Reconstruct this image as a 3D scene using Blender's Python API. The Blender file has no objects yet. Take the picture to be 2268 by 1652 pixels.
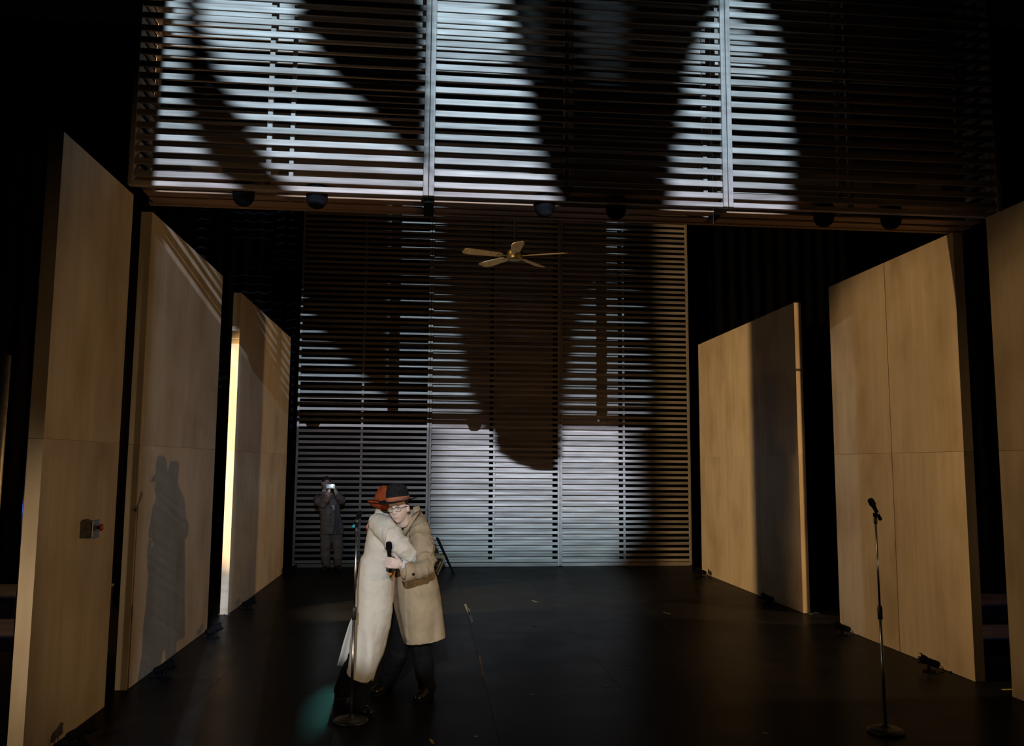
import bpy, bmesh, math, random
from mathutils import Vector, Matrix, noise
random.seed(7)
R_ = math.radians
sc = bpy.context.scene
col = sc.collection

# ------------------------------------------------------------------ camera
W, H, FPX = 2268.0, 1652.0, 1857.13
YAW, PITCH, ROLL = .0971, .1083, .007
fw = Vector((math.sin(YAW)*math.cos(PITCH), math.cos(YAW)*math.cos(PITCH), math.sin(PITCH)))
rt = Vector((math.cos(YAW), -math.sin(YAW), 0)); up = rt.cross(fw)
rt, up = rt*math.cos(ROLL)+up*math.sin(ROLL), -rt*math.sin(ROLL)+up*math.cos(ROLL)
CAM = Vector((0, 0, 2.0))
cd = bpy.data.cameras.new('camera'); cam = bpy.data.objects.new('camera', cd); col.objects.link(cam)
cd.sensor_width = 36; cd.sensor_fit = 'HORIZONTAL'; cd.lens = FPX/W*36; cd.clip_end = 200
m = Matrix.Identity(4)
for i in range(3):
    m[i][0], m[i][1], m[i][2], m[i][3] = rt[i], up[i], -fw[i], CAM[i]
cam.matrix_world = m
sc.camera = cam

def at(px, py, Y):
    """the point of the place seen at a pixel, at depth Y up the stage"""
    d = fw*FPX + rt*(px-W/2) + up*(H/2-py)
    return CAM + d*(Y/d.y)
def gnd(px, py, z=0):
    d = fw*FPX + rt*(px-W/2) + up*(H/2-py)
    return CAM + d*((z-CAM.z)/d.z)

# ------------------------------------------------------------------ world and view
w = bpy.data.worlds.new('world'); sc.world = w; w.use_nodes = True
w.node_tree.nodes['Background'].inputs[0].default_value = (.45, .62, 1, 1)
w.node_tree.nodes['Background'].inputs[1].default_value = .0006
sc.view_settings.view_transform = 'Standard'; sc.view_settings.look = 'None'
sc.view_settings.exposure = 0; sc.view_settings.gamma = 1

# ------------------------------------------------------------------ lamps
def aim(o, target):
    o.rotation_euler = (Vector(target)-o.location).to_track_quat('-Z', 'Y').to_euler()
def spot(name, loc, target, power, color, cone, blend=.3, radius=.06):
    l = bpy.data.lights.new(name, 'SPOT'); o = bpy.data.objects.new(name, l); col.objects.link(o)
    l.energy = power; l.color = color; l.spot_size = R_(cone); l.spot_blend = blend; l.shadow_soft_size = radius
    o.location = loc; aim(o, target); return o
def point(name, loc, power, color, radius=.1):
    l = bpy.data.lights.new(name, 'POINT'); o = bpy.data.objects.new(name, l); col.objects.link(o)
    l.energy = power; l.color = color; l.shadow_soft_size = radius; o.location = loc; return o

WARM = (1, .67, .34)
# follow spot from the front of house, on the two embracing performers
FS = spot('follow_spot', (-.55, -9, 6.2), (-.24, 7.25, 1.22), 6300, (.94, .97, 1), 6.5, .25, .07)
# low side lamps left and right of the stage front
LD = spot('side_lamp_left', (-2.95, 4.55, 1.05), (5.13, 9.3, 1.8), 85, WARM, 51, .55, .05)
LE = spot('added_edge_lamp', (-2.95, 4.72, 1.02), (-2.66, 6.0, .85), 32, (1, .82, .62), 110, .6, .04)  # added lamp, stands in for side lamp spill on the left flat's edge
LDR = spot('side_lamp_right', (5.35, 3.7, 1.3), (-2.6, 8.8, 2.0), 320, WARM, 46, .6, .03)
# high side lamp over the flats, upstage of the hanging screen
spot('high_side_lamp_left', (-4.4, 8.1, 6.9), (5.13, 8.4, 1.6), 1250, WARM, 35, .5, .05)
spot('added_front_flat_lamp', (-4.4, 5.2, 6.4), (5.13, 5.9, 2.1), 560, WARM, 27, .6, .05)  # added downstage of the screen to brighten the right front flat
# wing lamps shining through the gaps between the flats
LA = spot('wing_lamp_left', (-5.26, 9.83, 2.1), (5.1, 14.2, 2.2), 2300, (1, .69, .35), 60, .3, .05)
LAR = spot('wing_lamp_right', (9.08, 8.72, 2.1), (-2.6, 14.4, 2.2), 950, (1, .64, .30), 60, .3, .05)
# greenish back light grazing the floor left of the performers
CY = spot('floor_back_light', (-1.0, 15.6, 1.75), (-.86, 7.25, 0), 230, (.22, 1, .88), 2.3, .9, .04)
spot('added_fan_lamp', (-2.9, 4.9, 1.2), tuple(at(1140, 567, 10.0)), 400, (1, .72, .36), 11, .4, .04)  # extra lamp added only to brighten the ceiling fan
# blue running lights in the wings
point('running_light_left', (-5.2, 8.6, 1.6), 6, (.15, .22, 1))
point('running_light_right', (7.0, 8.0, 1.5), 5, (.15, .2, 1))

# the video projector at the back of the house: its picture falls on the two slatted walls
PX, PY, PZ = 1.2, -9.4, 7.0
YS, YB = 7.2, 16.71                    # planes of the hanging screen and of the back wall
def uv(p): return ((p.x-PX)/(p.y-PY), (p.z-PZ)/(p.y-PY))
U0, U1, V0, V1 = -.26, .26, -.37, .03
def interp(pts, x):
    pts = sorted(pts)
    if x <= pts[0][0]: return pts[0][1]
    for (a, fa), (b, fb) in zip(pts, pts[1:]):
        if x <= b: return fa+(fb-fa)*(x-a)/max(b-a, 1e-9)
    return pts[-1][1]
def edge_curve(rows, Y):               # list of (x, y) marks on a wall -> u as a function of v
    q = [uv(at(x, y, Y)) for x, y in rows]
    return [(v, u) for u, v in q]
upper = [  # (left edge, right edge, strength) of each bright field on the hanging screen
    ([(376,-40),(372,30),(352,300),(340,445)], [(398,-40),(404,45),(408,160),(405,230),(422,285),(462,370),(510,415),(545,445)], .8),
    ([(446,-40),(452,45),(478,100),(486,150),(508,205),(538,257),(577,315),(600,370),(640,415),(655,445)],
     [(640,-40),(655,20),(680,70),(712,130),(742,178),(800,235),(850,290),(905,345),(960,385),(975,445)], 1.0),
    ([(952,-40),(948,445)], [(1100,-40),(1125,20),(1138,100),(1158,200),(1172,290),(1190,350),(1228,432),(1228,445)], 1.0),
    ([(1615,-40),(1590,20),(1555,70),(1540,120),(1524,180),(1516,250),(1502,330),(1488,440)],
     [(1660,-40),(1690,20),(1712,70),(1722,120),(1730,180),(1738,260),(1748,330),(1742,440)], .8),
    ([(1290,-40),(1300,100),(1310,190)], [(1395,-40),(1385,100),(1375,190)], .02),
    ([(1165,-40),(1160,60),(1165,190)], [(1205,-40),(1200,60),(1195,190)], .018),
]
L = bpy.data.lights.new('video_projector', 'SPOT'); PRJ = bpy.data.objects.new('video_projector', L); col.objects.link(PRJ)
PRJ.location = (PX, PY, PZ); PRJ.rotation_euler = (R_(90), 0, 0)
L.energy = 1.0; L.spot_size = R_(56); L.spot_blend = 0; L.shadow_soft_size = .012
PROJ_POWER = 28000
L.use_nodes = True
nt = L.node_tree; nt.nodes.clear()
def N(t, **k):
    n = nt.nodes.new(t)
    for a, b in k.items(): setattr(n, a, b)
    return n
def lk(a, b): nt.links.new(a, b)
def M(op, a, b=None, c=None, clamp=False):
    n = N('ShaderNodeMath', operation=op, use_clamp=clamp)
    for i, x in enumerate((a, b, c)):
        if x is None: continue
        if isinstance(x, (int, float)): n.inputs[i].default_value = x
        else: lk(x, n.inputs[i])
    return n.outputs[0]
tc = N('ShaderNodeTexCoord'); sx = N('ShaderNodeSeparateXYZ'); lk(tc.outputs['Normal'], sx.inputs[0])
zz = M('ABSOLUTE', sx.outputs[2])
uu = M('DIVIDE', sx.outputs[0], zz); vv = M('DIVIDE', sx.outputs[1], zz)
vn = M('DIVIDE', M('SUBTRACT', vv, V0), V1-V0, clamp=True)
un = M('DIVIDE', M('SUBTRACT', uu, U0), U1-U0, clamp=True)
def ramp(fac, stops):
    n = N('ShaderNodeValToRGB'); e = n.color_ramp; e.interpolation = 'LINEAR'
    while len(e.elements) > 1: e.elements.remove(e.elements[-1])
    e.elements[0].position = stops[0][0]; e.elements[0].color = (*stops[0][1], 1)
    for p, c in stops[1:]:
        el = e.elements.new(p); el.color = (*c, 1)
    lk(fac, n.inputs[0]); return n.outputs[0]
def curves3(lo, hi, f1, f2, f3):
    st = []
    for i in range(28):
        v = lo+(hi-lo)*i/27
        st.append(((v-V0)/(V1-V0), tuple(max(0, min(1, (interp(f, v)-U0)/(U1-U0))) for f in (f1, f2, f3))))
    s = N('ShaderNodeSeparateColor'); lk(ramp(vn, st), s.inputs[0]); return s.outputs
def soft(x, wdt):                       # 0..1 over the width
    n = N('ShaderNodeMapRange', interpolation_type='SMOOTHSTEP'); lk(x, n.inputs[0])
    n.inputs[1].default_value = -wdt; n.inputs[2].default_value = wdt; return n.outputs[0]
vs = uv(Vector((1.2, YS, 4.33)))[1]     # where the hanging screen ends
VTOP = .03
nz = N('ShaderNodeTexNoise'); nz.inputs['Scale'].default_value = 9; nz.inputs['Detail'].default_value = 5
cmb = N('ShaderNodeCombineXYZ'); lk(M('MULTIPLY', uu, 3.0), cmb.inputs[0]); lk(M('MULTIPLY', vv, 22.0), cmb.inputs[1]); lk(cmb.outputs[0], nz.inputs['Vector'])
wob = M('MULTIPLY', M('SUBTRACT', nz.outputs['Fac'], .5), .022)
u_w = M('ADD', un, wob)
tot = None
for a, b, s in upper:
    o = curves3(vs, VTOP, edge_curve(a, YS), edge_curve(b, YS), [(0, 0)])
    first = a is upper[0][0]
    k = M('MULTIPLY', M('MULTIPLY', soft(M('SUBTRACT', un if first else u_w, o[0]), .0035 if first else .012), soft(M('SUBTRACT', o[1], u_w), .012)), s)
    if s < .1:                          # faint ghosts at the top only
        vg = uv(at(1300, 190, YS))[1]
        k = M('MULTIPLY', k, M('GREATER_THAN', vv, vg))
    tot = k if tot is None else M('MAXIMUM', tot, k)
topmask = M('MULTIPLY', tot, M('GREATER_THAN', vv, vs-.004))
# lower field: the back wall
blobL = edge_curve([(1088,900),(1091,960),(1098,1000),(1125,1022),(1168,1036),(1225,1043)], YB)
blobR = edge_curve([(1248,900),(1248,960),(1245,1000),(1240,1022),(1232,1036),(1225,1043)], YB)
right = edge_curve([(1410,900),(1385,960),(1400,1000),(1398,1060),(1408,1110),(1412,1150),(1390,1200),(1350,1250),(1330,1400)], YB)
o = curves3(V0, vs, blobL, blobR, right)
blob = M('MULTIPLY', soft(M('SUBTRACT', u_w, o[0]), .008), soft(M('SUBTRACT', o[1], u_w), .008))
vb = uv(at(1200, 1043, YB))[1]
blob = M('MULTIPLY', blob, M('GREATER_THAN', vv, vb))
low = M('MULTIPLY', soft(M('SUBTRACT', o[2], u_w), .03), M('SUBTRACT', 1, blob))
def un_of(x, Y=YB, y=1100): return (uv(at(x, y, Y))[0]-U0)/(U1-U0)
gain = ramp(un, [(0, (.0,)*3), (.0805, (0,)*3), (.083, (.13,)*3), (.137, (.13,)*3), (.1385, (.5,)*3), (.152, (.5,)*3), (.1535, (.15,)*3), (un_of(620), (.15,)*3), (un_of(650), (.055,)*3), (un_of(760), (.075,)*3), (un_of(860), (.13,)*3),
                 (un_of(945), (.22,)*3), (un_of(1000), (.85,)*3), (un_of(1100), (1,)*3), (un_of(1330), (1,)*3)])
gv = ramp(vn, [((V0-V0)/(V1-V0), (0,)*3), ((-.3475-V0)/(V1-V0), (0,)*3), ((-.3465-V0)/(V1-V0), (.08,)*3), ((-.275-V0)/(V1-V0), (.15,)*3),
               ((-.262-V0)/(V1-V0), (.42,)*3), ((-.23-V0)/(V1-V0), (.8,)*3), ((-.2-V0)/(V1-V0), (1,)*3)])
# the left margin of the picture stays bright down to its lower edge
lm_ = M('MULTIPLY', M('LESS_THAN', un, un_of(628)), M('LESS_THAN', vv, vs-.004)); cut = M('GREATER_THAN', vv, -.365)
gvl = M('MAXIMUM', gv, M('MULTIPLY', lm_, M('GREATER_THAN', vv, -.45)))
streak = N('ShaderNodeTexNoise'); streak.inputs['Scale'].default_value = 6; streak.inputs['Detail'].default_value = 4
cm2 = N('ShaderNodeCombineXYZ'); lk(M('MULTIPLY', uu, 8.0), cm2.inputs[0]); lk(M('MULTIPLY', vv, 60.0), cm2.inputs[1]); lk(cm2.outputs[0], streak.inputs['Vector'])
tex = M('ADD', M('MULTIPLY', streak.outputs['Fac'], .9), .55)
strip = M('MULTIPLY', M('GREATER_THAN', uu, .1965), M('LESS_THAN', uu, .206))
low = M('MULTIPLY', M('MULTIPLY', M('MULTIPLY', low, gain), gvl), tex)
low = M('MAXIMUM', low, M('MULTIPLY', M('MULTIPLY', strip, cut), .12))
lowmask = M('MULTIPLY', M('MULTIPLY', low, 1.6), M('LESS_THAN', vv, vs-.004))
mask = M('ADD', M('MULTIPLY', topmask, M('ADD', M('MULTIPLY', streak.outputs['Fac'], .7), .45)), lowmask)
tint = ramp(vn, [(0, (.62, .8, 1)), ((-.26-V0)/(V1-V0), (.44, .72, 1)), ((-.22-V0)/(V1-V0), (.54, .72, 1)), ((vs-V0)/(V1-V0), (.60, .72, 1)), ((vs+.03-V0)/(V1-V0), (.48, .71, 1)), (1, (.42, .70, 1))])
tintl = ramp(vn, [(0, (.60, .73, 1)), ((-.27-V0)/(V1-V0), (.60, .73, 1)), ((vs-V0)/(V1-V0), (.48, .66, 1)), (1, (.5, .75, 1))])
tmx = N('ShaderNodeMix', data_type='RGBA'); lk(lm_, tmx.inputs['Factor']); lk(tint, tmx.inputs['A']); lk(tintl, tmx.inputs['B'])
em = N('ShaderNodeEmission'); lk(tmx.outputs['Result'], em.inputs['Color']); lk(M('MULTIPLY', mask, PROJ_POWER), em.inputs['Strength'])
lo_ = N('ShaderNodeOutputLight'); lk(em.outputs[0], lo_.inputs[0])

# ------------------------------------------------------------------ materials
def mat(name, base, rough=.6, spec=.5, metal=0, build=None, coat=0):
    mt = bpy.data.materials.new(name); mt.use_nodes = True
    nt = mt.node_tree; b = nt.nodes['Principled BSDF']
    b.inputs['Base Color'].default_value = (*base, 1); b.inputs['Roughness'].default_value = rough
    b.inputs['Specular IOR Level'].default_value = spec; b.inputs['Metallic'].default_value = metal
    b.inputs['Coat Weight'].default_value = coat
    if build: build(nt, b)
    return mt
def noise_color(c1, c2, scale=(1,1,1), s=4.0, detail=6, lo=.35, hi=.65, bump=0, rough=None, rnd=0, third=None, coords='Object'):
    def f(nt, b):
        nd, ln = nt.nodes.new, nt.links.new
        tcn = nd('ShaderNodeTexCoord'); mp = nd('ShaderNodeMapping'); mp.inputs['Scale'].default_value = scale
        oi = nd('ShaderNodeObjectInfo')
        ln(tcn.outputs[coords], mp.inputs[0])
        if rnd:
            vm = nd('ShaderNodeVectorMath'); vm.operation = 'SCALE'; vm.inputs[0].default_value = (31, 17, 23); ln(oi.outputs['Random'], vm.inputs['Scale']); ln(vm.outputs[0], mp.inputs['Location'])
        n = nd('ShaderNodeTexNoise'); n.inputs['Scale'].default_value = s; n.inputs['Detail'].default_value = detail; ln(mp.outputs[0], n.inputs['Vector'])
        r = nd('ShaderNodeValToRGB'); e = r.color_ramp.elements
        e[0].position, e[1].position = lo, hi; e[0].color = (*c1, 1); e[1].color = (*c2, 1)
        ln(n.outputs['Fac'], r.inputs[0]); outc = r.outputs[0]
        if third:                        # blotches of another tone
            n3 = nd('ShaderNodeTexNoise'); n3.inputs['Scale'].default_value = third[1]; n3.inputs['Detail'].default_value = 5; ln(mp.outputs[0], n3.inputs['Vector'])
            if len(third) > 3:
                mp3 = nd('ShaderNodeMapping'); mp3.inputs['Scale'].default_value = third[3]; ln(tcn.outputs[coords], mp3.inputs[0]); ln(mp3.outputs[0], n3.inputs['Vector'])
                if rnd: ln(vm.outputs[0], mp3.inputs['Location'])
            r3 = nd('ShaderNodeValToRGB'); r3.color_ramp.elements[0].position, r3.color_ramp.elements[1].position = third[2]; ln(n3.outputs['Fac'], r3.inputs[0])
            mx = nd('ShaderNodeMix'); mx.data_type = 'RGBA'; ln(r3.outputs[0], mx.inputs['Factor']); ln(outc, mx.inputs['A']); mx.inputs['B'].default_value = (*third[0], 1); outc = mx.outputs['Result']
        if rnd:
            hs = nd('ShaderNodeHueSaturation'); mr = nd('ShaderNodeMapRange'); mr.inputs['To Min'].default_value = 1-rnd; mr.inputs['To Max'].default_value = 1+rnd
            ln(oi.outputs['Random'], mr.inputs[0]); ln(mr.outputs[0], hs.inputs['Value']); ln(outc, hs.inputs['Color']); outc = hs.outputs[0]
        ln(outc, b.inputs['Base Color'])
        if rough:
            mr2 = nd('ShaderNodeMapRange'); mr2.inputs['To Min'].default_value, mr2.inputs['To Max'].default_value = rough; ln(n.outputs['Fac'], mr2.inputs[0]); ln(mr2.outputs[0], b.inputs['Roughness'])
        if bump:
            bp = nd('ShaderNodeBump'); bp.inputs['Strength'].default_value = bump; bp.inputs['Distance'].default_value = .01; ln(n.outputs['Fac'], bp.inputs['Height']); ln(bp.outputs[0], b.inputs['Normal'])
    return f
PLY = mat('birch_plywood', (.6,.45,.28), .55, .25, build=noise_color((.51,.39,.245), (.60,.47,.31), (9,9,.55), 1.6, 8, .3, .7, 0, (.5,.65), .05, ((.37,.26,.14), 1.2, (.45,.80), (1.5,1.5,.9))))
SLAT = mat('weathered_slat_timber', (.4,.3,.2), .6, .3, build=noise_color((.30,.235,.18), (.50,.42,.34), (.7,9,14), 2.2, 7, .3, .7, .25, None, .28))
STILE = mat('weathered_stile_timber', (.4,.3,.2), .6, .3, build=noise_color((.30,.235,.18), (.46,.39,.32), (12,9,.8), 2.2, 7, .3, .7, .2, None, .1))
BOARD = mat('brown_soffit_board', (.2,.1,.05), .6, .3, build=noise_color((.26,.14,.07), (.42,.25,.13), (.6,8,8), 2, 6, .3, .7, .1, None, .1))
FLOOR = mat('black_stage_floor', (.02,.02,.02), .36, .02, build=noise_color((.010,.0092,.0082), (.020,.018,.016), (1,1,1), 2.3, 9, .35, .75, .04, (.26,.44), .18, ((.07,.066,.06), 16, (.72,.84), (.5,2.2,1))))
DRAPE = mat('black_masking_drape', (.006,.006,.007), .95, .1, build=noise_color((.0022,.0022,.0026), (.0035,.0035,.004), (4,4,.6), 2, 4))
BLACKM = mat('black_painted_metal', (.012,.012,.013), .42, .5, build=noise_color((.009,.009,.010), (.02,.02,.021), (1,1,1), 30, 4))
FELTM = mat('matt_black_enamel', (.004,.004,.004), .9, .1, build=noise_color((.003,.003,.003), (.005,.005,.005), (1,1,1), 20, 3))
CHROME = mat('worn_chrome_tube', (.45,.47,.5), .28, .5, 1.0, build=noise_color((.30,.32,.35), (.55,.57,.6), (1,1,.2), 30, 4))
GREYM = mat('grey_metal', (.3,.31,.32), .4, .5, .6, build=noise_color((.12,.125,.13), (.2,.205,.21), (1,1,1), 20, 4))
RED = mat('red_plastic', (.45,.04,.02), .4, .5, build=noise_color((.38,.03,.015), (.5,.05,.025), (1,1,1), 40, 3))
BRASS = mat('aged_brass', (.6,.45,.18), .35, .5, .8, build=noise_color((.4,.3,.12), (.62,.48,.22), (1,1,1), 25, 4))
FANW = mat('fan_blade_wood', (.35,.24,.12), .55, .3, build=noise_color((.55,.42,.24), (.7,.55,.33), (10,2,2), 2, 6))
COAT_A = mat('pale_trench_cotton', (.6,.56,.48), .85, .2, build=noise_color((.57,.55,.495), (.64,.615,.56), (1,1,1), 7, 6, .35, .65, .03))
COAT_B = mat('tan_trench_cotton', (.5,.4,.27), .85, .2, build=noise_color((.33,.265,.18), (.40,.325,.225), (1,1,1), 7, 6, .35, .65, .03))
LINING = mat('dark_coat_lining', (.12,.085,.05), .8, .2, build=noise_color((.10,.07,.045), (.14,.10,.065), (1,1,1), 9, 5))
CLOTH_DK = mat('black_trouser_wool', (.012,.012,.014), .9, .15, build=noise_color((.005,.005,.006), (.009,.009,.010), (1,1,1), 14, 5, bump=.05))
SHOE = mat('black_shoe_leather', (.01,.01,.01), .22, .5, build=noise_color((.008,.008,.008), (.016,.015,.014), (1,1,1), 25, 4))
RUST = mat('rust_red_felt', (.32,.07,.02), .9, .15, build=noise_color((.20,.038,.012), (.27,.055,.018), (1,1,1), 30, 5, bump=.06))
FELT = mat('black_felt', (.012,.012,.014), .95, .1, build=noise_color((.010,.010,.012), (.02,.02,.022), (1,1,1), 40, 5, bump=.06))
BAND = mat('brown_hat_ribbon', (.3,.12,.07), .6, .3, build=noise_color((.30,.11,.06), (.38,.15,.09), (1,1,1), 20, 4))
BANDP = mat('pale_hat_ribbon', (.5,.3,.22), .6, .3, build=noise_color((.46,.25,.17), (.55,.33,.25), (1,1,1), 20, 4))
SHIRT = mat('white_shirt_cotton', (.7,.72,.75), .8, .2, build=noise_color((.62,.64,.68), (.74,.76,.8), (1,1,1), 20, 4))
HAIR = mat('dark_hair', (.03,.02,.013), .55, .4, build=noise_color((.02,.013,.008), (.05,.034,.022), (30,30,3), 4, 5))
SUIT = mat('grey_mauve_suit_wool', (.25,.2,.18), .9, .15, build=noise_color((.21,.17,.155), (.29,.235,.21), (1,1,1), 18, 5, bump=.04))
TROUSER_C = mat('grey_tan_trouser_wool', (.27,.22,.18), .9, .15, build=noise_color((.24,.195,.165), (.31,.25,.21), (1,1,1), 18, 5))
VEST = mat('grey_waistcoat', (.1,.11,.12), .9, .15, build=noise_color((.09,.10,.11), (.13,.14,.15), (1,1,1), 18, 5))
TIE = mat('navy_tie', (.015,.018,.03), .7, .3, build=noise_color((.012,.014,.025), (.022,.026,.045), (1,1,1), 18, 5))
BLUE_P = mat('cyan_tape', (.02,.4,.6), .5, .4, build=noise_color((.015,.36,.55), (.03,.46,.66), (1,1,1), 30, 3))
ORANGE_P = mat('orange_tape', (.8,.2,.01), .5, .4, build=noise_color((.7,.17,.01), (.85,.25,.02), (1,1,1), 30, 3))
WOODC = mat('pale_chair_wood', (.5,.36,.17), .5, .3, build=noise_color((.44,.31,.14), (.56,.42,.21), (3,3,20), 3, 6))
TAPE = mat('worn_pale_tape', (.3,.3,.27), .7, .3, build=noise_color((.16,.16,.145), (.34,.34,.31), (1,1,1), 30, 4))
TAPEY = mat('yellow_tape', (.8,.62,.06), .6, .3, build=noise_color((.75,.58,.05), (.85,.68,.08), (1,1,1), 30, 4))
GOLDT = mat('amber_tape', (.4,.28,.06), .6, .3, build=noise_color((.35,.24,.05), (.45,.32,.08), (1,1,1), 30, 4))
PLATF = mat('grey_platform_paint', (.10,.10,.105), .6, .3, build=noise_color((.08,.08,.085), (.13,.13,.135), (1,1,1), 5, 5))
GLASSFR = mat('dark_spectacle_frame', (.02,.012,.01), .3, .5, build=noise_color((.015,.01,.008), (.03,.02,.015), (1,1,1), 30, 3))
def glass(nt, b):
    b.inputs['Alpha'].default_value = .16
LENS = mat('spectacle_lens', (.8,.74,.7), .08, .5, build=glass)  # pale see-through colour puts glare into the lenses, veiling the eyes
def lit(nt, b):
    b.inputs['Emission Color'].default_value = (.85, 1, .95, 1); b.inputs['Emission Strength'].default_value = 150
FLASH = mat('phone_flash_led', (1,1,1), .3, .5, build=lit)
def lit2(nt, b):
    b.inputs['Emission Color'].default_value = (.5, .7, 1, 1); b.inputs['Emission Strength'].default_value = .35
SCREEN = mat('phone_back_glass', (.35,.42,.5), .2, .5, build=noise_color((.3,.36,.44), (.42,.5,.58), (1,1,1), 9, 3))
def skin(nt, b):
    a = nt.nodes.new('ShaderNodeAttribute'); a.attribute_name = 'tone'; n = nt.nodes.new('ShaderNodeTexNoise'); n.inputs['Scale'].default_value = 60
    mx = nt.nodes.new('ShaderNodeMix'); mx.data_type = 'RGBA'; mx.blend_type = 'MULTIPLY'; mx.inputs['Factor'].default_value = .25
    nt.links.new(a.outputs['Color'], mx.inputs['A']); nt.links.new(n.outputs['Color'], mx.inputs['B']); nt.links.new(mx.outputs['Result'], b.inputs['Base Color'])
    b.inputs['Subsurface Weight'].default_value = .08; b.inputs['Subsurface Radius'].default_value = (.01, .004, .002)
SKIN = mat('skin', (.5,.3,.22), .5, .35, build=skin)
EYE = mat('eye_white', (.3,.3,.29), .3, .4, build=noise_color((.26,.25,.24), (.34,.33,.32), (1,1,1), 9, 2))
IRIS = mat('dark_iris', (.03,.02,.015), .2, .5, build=noise_color((.02,.015,.01), (.05,.035,.025), (1,1,1), 90, 2))

# ------------------------------------------------------------------ mesh helpers
class MB:
    def __init__(s): s.v = []; s.f = []
    def add(s, vs, fs):
        o = len(s.v); s.v += [tuple(x) for x in vs]; s.f += [tuple(i+o for i in f) for f in fs]; return s
    def box(s, a, b, mtx=None):
        x0,y0,z0 = a; x1,y1,z1 = b
        vs = [Vector(p) for p in ((x0,y0,z0),(x1,y0,z0),(x1,y1,z0),(x0,y1,z0),(x0,y0,z1),(x1,y0,z1),(x1,y1,z1),(x0,y1,z1))]
        if mtx: vs = [mtx@p for p in vs]
        return s.add(vs, [(0,3,2,1),(4,5,6,7),(0,1,5,4),(1,2,6,5),(2,3,7,6),(3,0,4,7)])
    def cbox(s, a, b, c=.004, mtx=None):  # chamfered box
        x0,y0,z0 = a; x1,y1,z1 = b
        bm = bmesh.new(); bmesh.ops.create_cube(bm, size=1)
        for v in bm.verts: v.co = Vector(((x0+x1)/2+v.co.x*(x1-x0), (y0+y1)/2+v.co.y*(y1-y0), (z0+z1)/2+v.co.z*(z1-z0)))
        bmesh.ops.bevel(bm, geom=bm.edges[:], offset=c, segments=1, affect='EDGES', profile=.5)
        bm.verts.index_update()
        vs = [mtx@v.co if mtx else v.co.copy() for v in bm.verts]; fs = [[v.index for v in f.verts] for f in bm.faces]; bm.free()
        return s.add(vs, fs)
    def rings(s, rings, cap=True, closed=True):
        n = len(rings[0]); vs = [p for r in rings for p in r]; fs = []
        for i in range(len(rings)-1):
            for j in range(n if closed else n-1):
                k = (j+1) % n; fs.append((i*n+j, i*n+k, (i+1)*n+k, (i+1)*n+j))
        if cap: fs.append(tuple(reversed(range(n)))); fs.append(tuple((len(rings)-1)*n+j for j in range(n)))
        return s.add(vs, fs)
    def tube(s, path, rad, n=12, flat=1.0, ref=None, dome=True):
        path = [Vector(p) for p in path]; rad = [rad]*len(path) if isinstance(rad, (int, float)) else list(rad)
        if dome:                       # rounded ends
            d0 = (path[0]-path[1]).normalized(); d1 = (path[-1]-path[-2]).normalized(); r0, r1 = rad[0], rad[-1]
            path = [path[0]+d0*r0*.95, path[0]+d0*r0*.7]+path+[path[-1]+d1*r1*.7, path[-1]+d1*r1*.95]
            rad = [r0*.25, r0*.72]+rad+[r1*.72, r1*.25]
        rings = []; prev = None
        for i, p in enumerate(path):
            t = (path[min(i+1, len(path)-1)]-path[max(i-1, 0)]).normalized()
            a = (Vector(ref) if ref else (prev or (Vector((0,0,1)) if abs(t.z) < .9 else Vector((1,0,0)))))
            a = (a-t*a.dot(t)).normalized(); prev = a; b = t.cross(a)
            rings.append([p+a*(math.cos(q)*rad[i])+b*(math.sin(q)*rad[i]*flat) for q in [2*math.pi*j/n for j in range(n)]])
        return s.rings(rings)
    def ell(s, c, r, n=16, m=10, mtx=None):
        c = Vector(c); rs = []
        for i in range(m+1):
            t = math.pi*(i/m*.98+.01)
            rs.append([ (mtx@Vector((r[0]*math.sin(t)*math.cos(q), r[1]*math.sin(t)*math.sin(q), r[2]*-math.cos(t))) if mtx else Vector((r[0]*math.sin(t)*math.cos(q), r[1]*math.sin(t)*math.sin(q), r[2]*-math.cos(t))))+c for q in [2*math.pi*j/n for j in range(n)]])
        return s.rings(rs)
    def lathe(s, prof, n=32, mtx=None, cap=True):
        mtx = mtx or Matrix.Identity(4)
        return s.rings([[mtx@Vector((r*math.cos(q), r*math.sin(q), z)) for q in [2*math.pi*j/n for j in range(n)]] for r, z in prof], cap)
    def mesh(s, name):
        me = bpy.data.meshes.new(name); me.from_pydata(s.v, [], s.f); me.update()
        bm = bmesh.new(); bm.from_mesh(me); bmesh.ops.recalc_face_normals(bm, faces=bm.faces[:]); bm.to_mesh(me); bm.free(); return me
    def build(s, name, material, parent=None, smooth=False, world=True):
        return link(name, s.mesh(name), material, parent, smooth)
def link(name, me, material, parent=None, smooth=False):
    if not me.materials: me.materials.append(material)
    if smooth:
        for p in me.polygons: p.use_smooth = True
    o = bpy.data.objects.new(name, me); col.objects.link(o)
    if parent:
        o.parent = parent; o.matrix_parent_inverse = inv_of(parent)
    return o
_loc = {}
def inv_of(p):                          # parents here are placed by location/rotation only
    if p.parent: return (inv_w(p)).copy()
    return p.matrix_basis.inverted()
def inv_w(p):
    mm = p.matrix_basis.copy(); q = p
    while q.parent:
        mm = q.parent.matrix_basis@q.matrix_parent_inverse@mm if q.parent.parent is None else mm; q = q.parent
    return mm.inverted()
def thing(name, label, cat, loc=(0,0,0), group=None):
    o = bpy.data.objects.new(name, None); col.objects.link(o); o.location = loc; o.empty_display_size = .1
    return tag(o, label, cat, group)
def tag(o, label, cat, group=None):
    o['label'] = label; o['category'] = cat
    if group: o['group'] = group
    return o
def struct(o): o['kind'] = 'structure'; return o
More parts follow.
